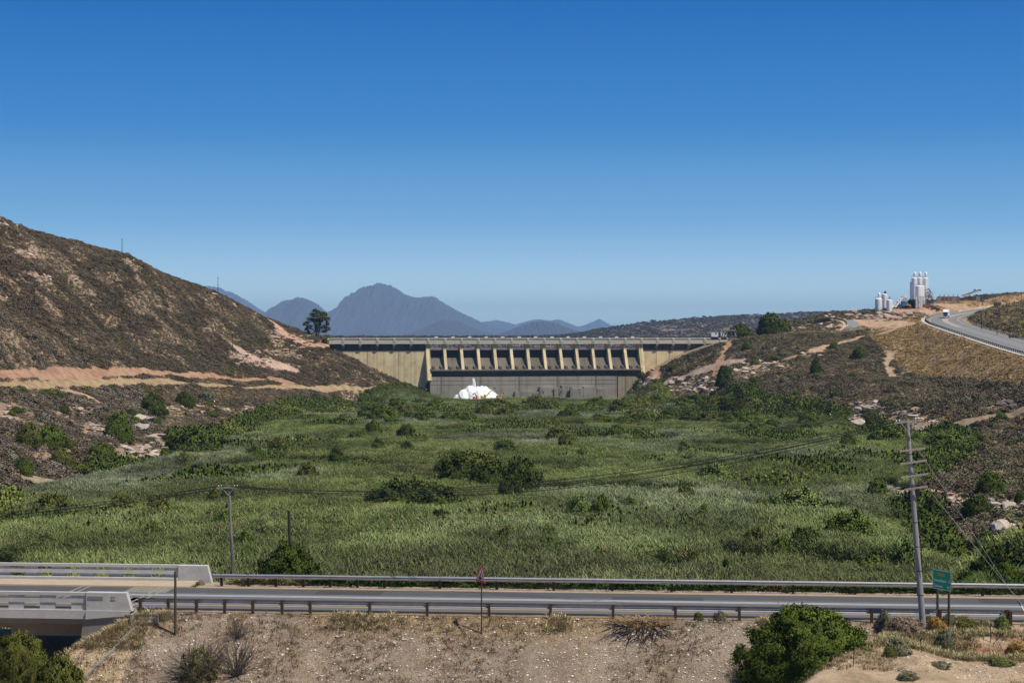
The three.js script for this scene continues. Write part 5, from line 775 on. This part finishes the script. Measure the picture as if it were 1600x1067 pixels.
// in the valley and on the banks
const L3 = { lift: 2.4 };
[['dark bush in the left part of the dark bush group in mid valley', 722, 750, 96, 36, fDark, L3], ['dark pointed bush in the middle of the mid-valley group', 764, 755, 76, 34, fDark, L3], ['darkest bush at the right end of the mid-valley group', 815, 764, 70, 42, fDark, L3], ['bush standing behind the mid-valley group', 742, 738, 90, 28, fOlive, L3], ['low wide dark bush left of the mid-valley group', 618, 784, 104, 30, fDark, L3], ['second low dark bush touching the wires, left of the group', 680, 792, 104, 32, fDark, L3], ['dark low bush at the left end of the mid-valley group', 700, 742, 62, 26, fDark, L3], ['olive bush between the two low dark bushes under the wires', 652, 776, 70, 24, fOlive, L3], ['dark drooping bush below the right end of the mid-valley group', 800, 778, 50, 30, fDark, L3], ['olive bushy mound right of the mid-valley group', 1120, 752, 80, 24, fLight, L3], ['broad light green mound left of the leaning pole', 1250, 800, 120, 30, fLight, L3], ['mid green mound behind the road at right of centre', 1330, 840, 110, 34, fMid, L3], ['light green rounded bush right of mid valley', 905, 810, 52, 30, fLight, L3], ['light green bush beside the rounded one, right of mid valley', 940, 808, 50, 28, fMid, L3], ['large rounded green bush on the left bank above the pale rocks', 185, 690, 50, 42, fMid, {}], ['wide green bush over the reddish rock edge at far left', 78, 700, 62, 32, fMid, {}], ['green bush left half of the pair at far left', 44, 698, 44, 34, fOlive, {}], ['dark rounded bush on the bank near the shore rubble', 240, 648, 46, 30, fDark, {}], ['dark green bush beside the pink rubble band', 288, 636, 34, 22, fDark, {}], ['grey-green bush next to the pink rubble band', 322, 632, 30, 22, fGrey, {}], ['small dark bush at the rubble band left end', 205, 652, 20, 12, fDark, {}], ['dark bush in front of the dam wall, left', 652, 608, 36, 24, fMid, {}], ['bush against the left spillway wall', 678, 610, 30, 18, fOlive, {}], ['bush in front of the left corner of the spillway', 700, 618, 44, 20, fMid, {}], ['light yellow-green bush on the left shore near the dam', 588, 626, 20, 8, fLight, {}], ['dark bush at left edge under the dry grass', 36, 742, 34, 26, fMid, {}], ['green bush in the grass of the left shore', 96, 728, 44, 24, fOlive, {}], ['green bush left of the pale tumbled rocks', 160, 718, 50, 24, fMid, {}], ['bush at the water side of the tumbled rocks', 256, 724, 22, 22, fMid, {}], ['dark spreading bush at the end of the left shore', 288, 736, 44, 26, fOlive, {}], ['dark mass of bush behind the left reeds', 300, 715, 110, 46, fDark, { lift: 1 }], ['long dark bush line at left among the reeds', 80, 796, 80, 20, fOlive, L3], ['long dark bush line under the wires at left', 190, 800, 70, 24, fOlive, L3], ['round bush under the wires left of the slim pole', 245, 802, 60, 24, fOlive, L3], ['small bush in the left reeds nearer the bridge', 235, 840, 50, 18, fMid, L3], ['dark bush clump in the reeds right of centre near the road', 1260, 856, 80, 26, fDark, L3], ['small dark bush in the reeds left of that clump', 1182, 850, 60, 22, fOlive, L3], ['dark gap bush just behind the far guardrail', 1135, 905, 22, 26, fDark, L3], ['green bush on the reed edge at right by the bluff', 1390, 690, 90, 24, fMid, L3], ['dark bush right of the tall leaning pole top', 1480, 706, 90, 30, fMid, { lift: 1 }], ['dark round bush on the right bank grass', 1532, 706, 18, 10, fDark, {}], ['dark bush behind the sandstone shelf', 1548, 774, 46, 34, fMid, {}], ['round dark bush below the sandstone shelf', 1527, 812, 50, 36, fDark, {}], ['dark bush in front of the shelf near the pole', 1463, 806, 34, 28, fDark, {}], ['large dark bush above the pool at right', 1540, 884, 60, 46, fDark, {}], ['green bush between the road sign and the pool', 1500, 900, 66, 40, fMid, {}], ['green bush at the right edge by the road', 1575, 912, 56, 30, fMid, {}], ['light green reed-like bush behind the road sign', 1420, 890, 80, 44, fLight, L3], ['dark bush right of the shelf on the right edge', 1595, 788, 20, 18, fDark, {}], ['dark round bush on the right slope below the side road', 1343, 561, 22, 19, fMid, {}], ['dark green bush beside the orange track, right slope', 1276, 584, 22, 22, fDark, {}], ['rounded shrub on the slope below the side road', 1304, 546, 18, 12, fOlive, {}], ['green bush beside the hoist tower base', 1168, 546, 18, 10, fMid, {}], ['dark bush on the slope right of the spillway', 1004, 578, 20, 12, fDark, {}], ['bush at the corner right of the spillway', 1003, 592, 14, 10, fMid, {}], ['bush on the crest just left of the dam end', 512, 537, 22, 9, fDark, {}], ['dark bush among rubble right of the dam foot', 1132, 604, 30, 30, fDark, {}], ['brown-grey round bush on the far right hillside', 1563, 494, 16, 9, fDry, {}], ['bush on the highway side slope below the bend', 1566, 655, 22, 9, fMid, {}]].forEach(([l, px, py, w, h, m, o]) => bush(l, px, py, w, h, m, o));
{ // smaller bushes nothing tells apart
  const r = rngOf(991), tone = new Map([[fDark, 'dark green'], [fMid, 'mid green'], [fOlive, 'olive green'], [fLight, 'light green'], [fGrey, 'grey-green']]), scat = (n, label, group, box, lift, wr, m, inside, where, rows) => { let k = 0; for (let i = 0; i < n * 6 && k < n; i++) { const px = lerp(box[0], box[1], r()), py = lerp(box[2], box[3], r()), d = hit(px, py, lift, lift ? 150 : 86); if (d > 1000) continue; const v = valley(gx(px, d), d); if (inside ? v < 2 : v > -3) continue; if (bare(gx(px, d), d)[0] > .3 || (inHW(gx(px, d), d) && hwNear(gx(px, d), d)[0] > -40)) continue; k++; const w = lerp(wr[0], wr[1], r()); const mm = m[Math.floor(r() * m.length)], W = where.find((q) => px < q[0])[1], R = rows.find((q) => py < q[0])[1], f = (w - wr[0]) / (wr[1] - wr[0]);
    bush((f < .25 ? 'small ' : f < .5 ? 'smallish ' : f < .78 ? 'broad ' : 'very broad ') + tone.get(mm) + ' ' + label + ' ' + W + R, px, py, w, w * (.3 + .16 * r()), mm, { lift, group }); } };
  scat(95, 'thicket bush', 'bushes in the thicket below the dam', [560, 1180, 632, 668], 1.2, [20, 52], [fDark, fMid, fMid, fOlive], 1, [[640, 'below the left shore'], [705, 'below the left spillway wall'], [790, 'below the white spray'], [860, 'below the spillway middle'], [930, 'below the stepped sill'], [1000, 'below the right spillway end'], [1080, 'below the sandy heap'], [9e9, 'below the rubble slope']], [[641, ', nearest the dam'], [650, ', second row from the dam'], [659, ', third row from the dam'], [9e9, ', at the reed edge']]);
  scat(40, 'bush', 'bushes scattered in the reed bed', [260, 1380, 670, 880], 2.6, [24, 54], [fMid, fOlive, fLight, fDark], 1, [[460, 'in the reeds around the slim pole'], [600, 'in the reeds right of the pole stub'], [850, 'in the reeds in line with the mid-valley bushes'], [1050, 'in the reeds right of the mid-valley bushes'], [1250, 'in the reeds left of the leaning pole'], [9e9, 'in the reeds close to the leaning pole']], [[720, ', far side'], [790, ', near the wires'], [9e9, ', road side']]);
  scat(34, 'bush', 'bushes along the right shore', [1130, 1560, 640, 720], 1, [18, 44], [fDark, fMid, fOlive], 1, [[1200, 'on the right shore nearest the dam'], [1280, 'on the right shore below the scrub slope'], [1360, 'at the reed edge below the rock bluff'], [1440, 'beside the top of the leaning pole'], [9e9, 'on the right bank right of the leaning pole']], [[660, ', upper'], [690, ', middle'], [9e9, ', lower']]);
  scat(26, 'bush', 'bushes along the left shore', [200, 620, 625, 700], 1, [18, 36], [fDark, fMid, fOlive], 1, [[340, 'on the left shore by the pink rubble'], [450, 'on the left shore below the rock scar'], [540, 'on the left shore before the eucalyptus'], [9e9, 'on the left shore near the dam wall']], [[645, ', upper'], [665, ', middle'], [9e9, ', by the reeds']]);
  scat(46, 'hillside bush', 'green bushes on the left hillside', [0, 420, 390, 620], 0, [5, 13], [fMid, fOlive, fOlive], 0, [[90, 'near the left edge'], [170, 'above the tall dark pole'], [260, 'below the upper skyline pole'], [340, 'below the lower skyline pole'], [9e9, 'left of the rock scar']], [[450, ', high on the slope'], [500, ', middle of the slope'], [560, ', low on the slope'], [9e9, ', by the dirt track']]);
  scat(40, 'slope bush', 'green bushes on the right slope', [1040, 1600, 540, 700], 0, [8, 22], [fMid, fOlive, fDark, fGrey], 0, [[1140, 'beside the dam'], [1230, 'left of the orange track'], [1330, 'below the side road'], [1420, 'above the rock bluff'], [1500, 'above the leaning pole'], [9e9, 'at the right below the highway']], [[580, ', upper slope'], [620, ', middle slope'], [660, ', lower slope'], [9e9, ', foot of the slope']]);
  scat(24, 'bank bush', 'green bushes on the lower left bank', [0, 330, 600, 720], 0, [12, 30], [fMid, fOlive, fDark], 0, [[80, 'at the left edge'], [160, 'above the reddish rock edge'], [240, 'above the big rounded bush'], [9e9, 'above the pink rubble']], [[630, ', just below the track'], [660, ', middle of the bank'], [9e9, ', near the shore']]);
}
// ---------------------------------------------------------------- trees
function tree(label, px, pyBase, w, h, d, mat, o) { const p = onLand(px, d, -.3), R = w / 2 / F * d, hh = h / F * d, t = thing('tree', label, 'tree', p); o(t, R, hh, mat); return t; }
tree('tall airy eucalyptus standing alone at the left end of the dam', 495, 528, 40, 46, 822, fDark, (t, R, h, m) => {
  const e = [[0, .3, .5], [.1, .25, .72], [-.2, .2, .78], [.35, .2, .6], [.55, .1, .38], [-.55, .1, .38], [-.65, -.1, .2], [.02, .1, .9], [.3, -.1, .86], [-.35, .1, .62], [.6, 0, .25], [.2, .2, .45], [-.1, -.2, .6], [.45, .1, .75], [-.6, .1, .66], [.75, 0, .5], [.15, 0, .62], [-.8, .1, .5], [-.75, 0, .32], [.85, .1, .34], [-.4, -.2, .82], [.55, -.2, .82], [-.15, .3, .95], [.8, 0, .66]], g = [bar(V3(0, -.5, 0), V3(-.4, h * .4, 0), .55, 8, .4), bar(V3(.5, -.5, 0), V3(1.2, h * .42, .3), .4, 8, .28)];
  for (const [x, z, y] of e) g.push(bar(V3(-.3, h * .25, 0), V3(x * R, h * y, z * R), .2, 5, .08)); mesh('trunk', g, M('eucalyptus bark', .14, .11, .085), t);
  const c = leafCrown(401, { n: 1500, size: .26, clumps: 24, clumpR: .34, low: -.8, hang: .6, slim: .25, fill: 0 }); const all = e.map(([x, z, y], i) => c.clone().rotateY(i).scale(R * (.21 + .04 * (i % 3)), h * (.085 + .02 * (i % 2)), R * .26).translate(x * R, h * y, z * R)); mesh('crown', all, m, t, true);
});
const roundTree = (seeds) => (t, R, h, m) => { mesh('trunk', [bar(V3(0, -.5, 0), V3(.2, h * .4, 0), .5, 8, .35), bar(V3(.1, h * .3, 0), V3(R * .5, h * .6, 0), .3, 6, .12), bar(V3(.1, h * .3, 0), V3(-R * .5, h * .65, .3), .3, 6, .12)], bark, t); mesh('crown', [leafCrown(seeds, { n: 9000, size: .1, clumps: 70, clumpR: .15, low: -.2, inner: .3 }).scale(R, h * .86, R).translate(0, h * .1, 0)], m, t, true); };
tree('dark broad tree behind the hoist tower', 1156, 531, 38, 25, 830, fDark, roundTree(411)); tree('small dark tree crown left of the hoist tower', 1124, 531, 16, 18, 835, fDark, roundTree(412));
tree('tall dark green tree of the pair right of the dam', 1203, 525, 38, 34, 815, fDark, roundTree(413)); tree('lower green tree joined to the tall one right of the dam', 1223, 520, 24, 22, 822, fMid, roundTree(414)); tree('dark tree beside the leg frame of the silos', 1424, 480, 16, 14, 903, fDark, roundTree(415));
// ---------------------------------------------------------------- ground cover: one object each
const R0 = rngOf(4242), dummy = new THREE.Object3D(), col = new THREE.Color();
function cover(name, label, g, mat, want, place, maxTry = 12) { // place(x, d) -> null or { s, h, c }
  const mm = [], cc = []; const A = place.area;
  for (let i = 0, k = 0; i < want * maxTry && k < want; i++) {
    const d = Math.sqrt(lerp(A[0] * A[0], A[1] * A[1], R0())), px = lerp(A[2], A[3], R0()), x = gx(px, d), q = place(x, d, px); if (!q) continue; k++;
    dummy.position.set(x, q.y ?? H(x, d) - .05, -d); dummy.rotation.set((R0() - .5) * .3, R0() * 6.283, (R0() - .5) * .3); dummy.scale.set(q.s, q.h ?? q.s, q.s); dummy.updateMatrix(); mm.push(...dummy.matrix.elements); cc.push(...q.c);
  }
  const im = new THREE.InstancedMesh(g, mat, mm.length / 16); im.instanceMatrix.array.set(mm); im.instanceColor = new THREE.InstancedBufferAttribute(new Float32Array(cc), 3);
  im.name = name; im.castShadow = im.receiveShadow = true; tag(im, label, 'vegetation', null, 'stuff'); if (/gravel/.test(name)) im.userData.category = 'gravel'; scene.add(im); console.log(name, mm.length / 16);
}
function blades(seed, n, rad, len, wid, leanMin, leanMax, two = true) {
  const r = rngOf(seed), P = [], C = [];
  for (let i = 0; i < n; i++) {
    const a = r() * 6.283, k = rad * Math.sqrt(r()), l = lerp(leanMin, leanMax, r()), L = len * (.55 + .45 * r()), b = a + (r() - .5) * 2, dx = Math.cos(b), dz = Math.sin(b), y0 = two ? 0 : len * r() * .9, w = wid * (.6 + .8 * r()), px = -dz * w, pz = dx * w;
    const LL = two ? L : L * .2, o = V3(Math.cos(a) * k, y0, Math.sin(a) * k), m = o.clone().add(V3(dx * l * LL * .4, LL * .6, dz * l * LL * .4)), e = o.clone().add(V3(dx * l * LL * 1.1, LL * (1 - .25 * l * l), dz * l * LL * 1.1)), s = V3(px, 0, pz);
    const A = o.clone().sub(s), B = o.clone().add(s), D = m.clone().sub(s), E = m.clone().add(s); for (const v of [A, B, D, B, E, D, D, E, e]) P.push(v.x, v.y, v.z); const t = .6 + .7 * r(); for (let q = 0; q < 9; q++) C.push(t, t, t);
  }
  const g = new THREE.BufferGeometry(); g.setAttribute('position', new THREE.Float32BufferAttribute(P, 3)); g.setAttribute('color', new THREE.Float32BufferAttribute(C, 3)); g.computeVertexNormals(); return g;
}
const cm = (name) => PM(name, 1, 1, 1, .85, { vertexColors: true, side: THREE.DoubleSide, specularIntensity: .2 });
const area = (fn, ...a) => Object.assign(fn, { area: a });
const patch = (x, d, f, s) => fbm(x * f + s, d * f * .6 + s * 2, 4);
const reedG = new THREE.BufferGeometry(), rA = blades(1, 26, .9, 3.3, .022, .05, .4), rB = blades(2, 130, 1.0, 3.4, .03, .8, 2.1, false), reedGeo = mergeGeometries([rA, rB]);
cover('reeds', 'dense bed of green and grey-green reeds filling the valley floor', reedGeo, cm('reed blades'), 135000, area((x, d) => {
  const v = valley(x, d); if (v < 1.5 || d < 136 || clearCells.has(cell(x, d))) return null; if (d > 600 && R0() < .35) return null;
  const n = patch(x, d, .03, 4), m = patch(x, d, .012, 9), thin = patch(x, d, .05, 31); if (thin < .36) return R0() < .7 ? null : { s: .7, h: .5, c: [.15, .18, .07] };
  const near = sst(330, 170, d), q = R0(); let c = mixc([.15, .182, .058], [.205, .232, .14], sst(.45, .68, n) * (1 - near * .6)); c = mixc(c, [.19, .23, .08], near * .75); c = mixc(c, [.22, .185, .12], sst(.55, .7, m) * .35);
  if (q > .98) c = [.24, .16, .09]; const b = (.75 + .5 * R0()) * lerp(.58, 1.15, sst(.3, .7, patch(x, d, .07, 61))); return { s: .8 + .5 * R0(), h: (.75 + .4 * R0()) * (.62 + .7 * patch(x, d, .06, 17)) * lerp(.85, 1.12, near) * Math.min(1, .5 + v / 20), c: c.map((z) => z * b) };
}, 136, 795, -260, 1860));
const shrubGeo = [1, 2].map((i) => leafCrown(500 + i, { n: 120, size: .34, clumps: 12, clumpR: .3, low: 0, inner: .4, slim: .3 }));
cover('undergrowth', 'dark green thicket growing between the reeds and under the bushes', leafCrown(510, { n: 330, size: .21, clumps: 16, clumpR: .26, low: 0, inner: .4 }), cm('undergrowth leaves'), 42000, area((x, d) => {
  const v = valley(x, d); if (v < -3 || clearCells.has(cell(x, d))) return null; const n = patch(x, d, .035, 51) + .22 * sst(520, 660, d) + .12 * sst(7, -2, v); if (n < .515) return null;
  const b = .6 + .6 * R0(), c = mixc(mixc([.055, .082, .014], [.105, .135, .03], patch(x, d, .08, 3)), [.17, .2, .05], sst(.6, .7, patch(x, d, .05, 93))); return { s: 1.4 + 1.7 * R0() * R0(), h: (1.5 + 1.6 * R0() * sst(.5, .7, n)) * lerp(1, .55, sst(640, 740, d)), c: c.map((z) => z * b) };
}, 138, 798, -200, 1800));
const scrubC = (x, d) => { const n = patch(x, d, .05, 7), q = R0(); let c = q < .5 ? [.15, .108, .076] : q < .76 ? [.19, .155, .125] : q < .92 ? [.115, .11, .06] : [.22, .175, .095]; c = mixc(c, [.11, .115, .06], sst(.55, .7, n) * .4); const b = .6 + .7 * R0(); return c.map((z) => z * b); };
cover('scrub', 'brown and grey low scrub covering the hillsides', shrubGeo[0], cm('scrub twigs'), 270000, area((x, d) => {
  if (clearCells.has(cell(x, d)) && R0() < .85) return null; if (valley(x, d) > 0 || x > -30 && x < 50) return null; if (d > 784 && x > -90 && x < 108) return null; if (bare(x, d)[0] > .35 + .4 * R0() * R0()) return null;
  if (x > 0 && d > 800 && R0() < .55) return null; if (x < 0 && d > 900) return null; if (x > 115 && x < 200 && d > 770 && d < 900 && sideDist(x, d) < 6) return null;
  const cl = sst(.38, .66, patch(x, d, .16, 19)); if (cl < .25 && R0() < .22) return null; let s = (.4 + .75 * R0() * R0() + .2 * R0()) * lerp(.75, 1.4, cl), c = scrubC(x, d).map((z) => z * lerp(1.05, .68, cl));
  if (inHW(x, d)) { const [o] = hwNear(x, d); if (Math.abs(o) < HWW + 3) return null; if (o < 0 && o > -HWW - embLim(d)) { if (R0() < .5 + .4 * sst(.4, .6, fbm(x * .35, d * .2, 3))) return null; s *= .5; c = [.36, .24, .10].map((z) => z * (.6 + .6 * R0())); } else if (o > 0 && R0() < .3) c = [.34, .26, .12]; }
  if (x > 50 && R0() < .22) c = mixc(c, [.14, .15, .08], .8); if (x < -50 && d < 520 && R0() < .35) c = mixc(c, [.2, .175, .15], .8);
  if (d > 880) s *= 1.3; return { s, h: s * (.5 + .4 * R0()), c };
}, 205, 1160, -170, 1770));
cover('dry_grass', 'tufts of yellow dry grass on the banks and by the track', blades(9, 16, .5, .8, .05, .2, 1), cm('dry grass blades'), 26000, area((x, d) => {
  if (valley(x, d) > -1) return null; const n = patch(x, d, .04, 77); let ok = n > .56; if (inHW(x, d)) { const [o] = hwNear(x, d); if (Math.abs(o) < HWW + 2.2) return null; ok = ok || (o > -HWW - embLim(d) && o < HWW + 14); } const b = bare(x, d)[0]; if (b > .1 && b < .8) ok = true; if (b > .85) return null; if (!ok || (x > -90 && x < 108 && d > 770)) return null;
  const k = .7 + .5 * R0(); return { s: .9 + .7 * R0(), h: .5 + .6 * R0(), c: mixc([.36, .26, .11], [.25, .20, .10], R0()).map((z) => z * k) };
}, 200, 880, -170, 1770));
// foreground covers
const pebble = rocks[2].clone(); const peb = new THREE.IcosahedronGeometry(1, 0); { const p = peb.attributes.position; for (let i = 0; i < p.count; i++) { const k = .75 + .5 * hash(Math.round(p.getX(i) * 9), Math.round(p.getY(i) * 9 + p.getZ(i) * 31)); p.setXYZ(i, p.getX(i) * k, p.getY(i) * k * .6, p.getZ(i) * k); } peb.computeVertexNormals(); }
cover('gravel', 'loose gravel and small broken stones strewn over the near embankment', peb, PM('gravel stones', 1, 1, 1, .95), 130000, area((x, d) => {
  const [u, v] = uv(x, d); if (v > -.5 || v < -13 || (u > -23 && false)) return null; const t = bench(x, d); if (t > 0 && R0() < .8) return null; if (patch(x, d, .5, 5) < .42 && R0() < .3) return null;
  const q = R0(), s = .014 + .035 * R0() * R0() + (q > .97 ? .06 * R0() : 0); const c = q < .35 ? [.36, .29, .225] : q < .6 ? [.28, .2, .14] : q < .8 ? [.16, .125, .1] : q < .93 ? [.62, .53, .43] : [.72, .68, .62]; const b = .7 + .5 * R0(); return { s, y: H(x, d) + s * .2, c: c.map((z) => z * b) };
}, 92, 109.5, -40, 1640));
cover('dead_stalks', 'short dead stalks and dry weeds on the near embankment', blades(15, 12, .16, .26, .008, .3, 1.3), cm('dead stalks'), 7000, area((x, d) => {
  const [u, v] = uv(x, d); if (v > -.3 || v < -13) return null; const n = patch(x, d, .35, 12) + .2 * sst(-3.5, -.8, v) + (bench(x, d) > 0 ? .06 : 0); if (n < .5 + .12 * R0()) return null; if (bench(x, d) > 0 && d < 97 && n < .6) return null; const b = .6 + .7 * R0();
  return { s: .6 + .8 * R0(), h: .5 + .9 * R0(), c: mixc([.28, .2, .11], bench(x, d) > 0 ? [.33, .27, .16] : [.2, .155, .115], R0()).map((z) => z * b) };
}, 88, 109.3, -40, 1640));
cover('verge_grass', 'green and straw weeds growing behind the far guardrail', blades(16, 22, .4, .9, .025, .2, 1), cm('verge blades'), 7000, area((x, d) => {
  const [u, v] = uv(x, d); if (v < 12.4 || v > 21 || u < -21) return null; const b = .6 + .7 * R0(), k = patch(x, d, .2, 8); return { s: .8 + .6 * R0(), h: (.35 + .5 * R0()) * (v < 13 ? .5 : 1 + .12 * (v - 13)), c: mixc([.07, .11, .03], [.26, .2, .11], sst(.5, .7, k)).map((z) => z * b) };
}, 116, 142, -20, 1640));
cover('bank_grass', 'straw and grey-green grass under the wing wall and on the bare ground', blades(17, 18, .3, .5, .016, .2, 1.1), cm('bank grass blades'), 2600, area((x, d) => {
  const [u, v] = uv(x, d), t = bench(x, d); if (v > -.2) return null; const left = u < -22.6 && v > -3.5, mid = v > -1.6 && patch(x, d, .3, 41) > .55, right = t > .3 && x > 17 && d > 98 && patch(x, d, .4, 6) > .5; if (!left && !mid && !right) return null; const b = .7 + .6 * R0(); return { s: .7 + .6 * R0(), h: .5 + .7 * R0(), c: mixc([.52, .43, .25], [.24, .23, .11], R0() * (right ? 1 : .35)).map((z) => z * b) };
}, 90, 112, -20, 1640));
cover('far_scrub', 'dark scrub speckling the slopes behind the dam', leafCrown(520, { n: 30, size: .8, clumps: 7, clumpR: .4, low: 0 }), cm('far scrub leaves'), 26000, area((x, d) => {
  if (d < 1180) return null; const b = .6 + .6 * R0(); return { s: (.7 + 1.1 * R0()) * d / 1500, h: (.5 + .6 * R0()) * d / 1800, c: mixc([.10, .083, .085], [.085, .085, .065], R0()).map((z) => z * b) };
}, 1180, 3900, 300, 1500));
// ---------------------------------------------------------------- pool at the right edge
{ const d = 196, p = V3(gx(1606, d), 0, -d); p.y = H(p.x, d) + .5; const w = new THREE.Mesh(new THREE.CircleGeometry(5, 40).rotateX(-Math.PI / 2).scale(1, 1, 2.2), M('still water', .03, .06, .08, .06)); w.name = 'water'; w.position.copy(p); w.userData.kind = 'structure'; scene.add(w); }
renderer.render(scene, camera);
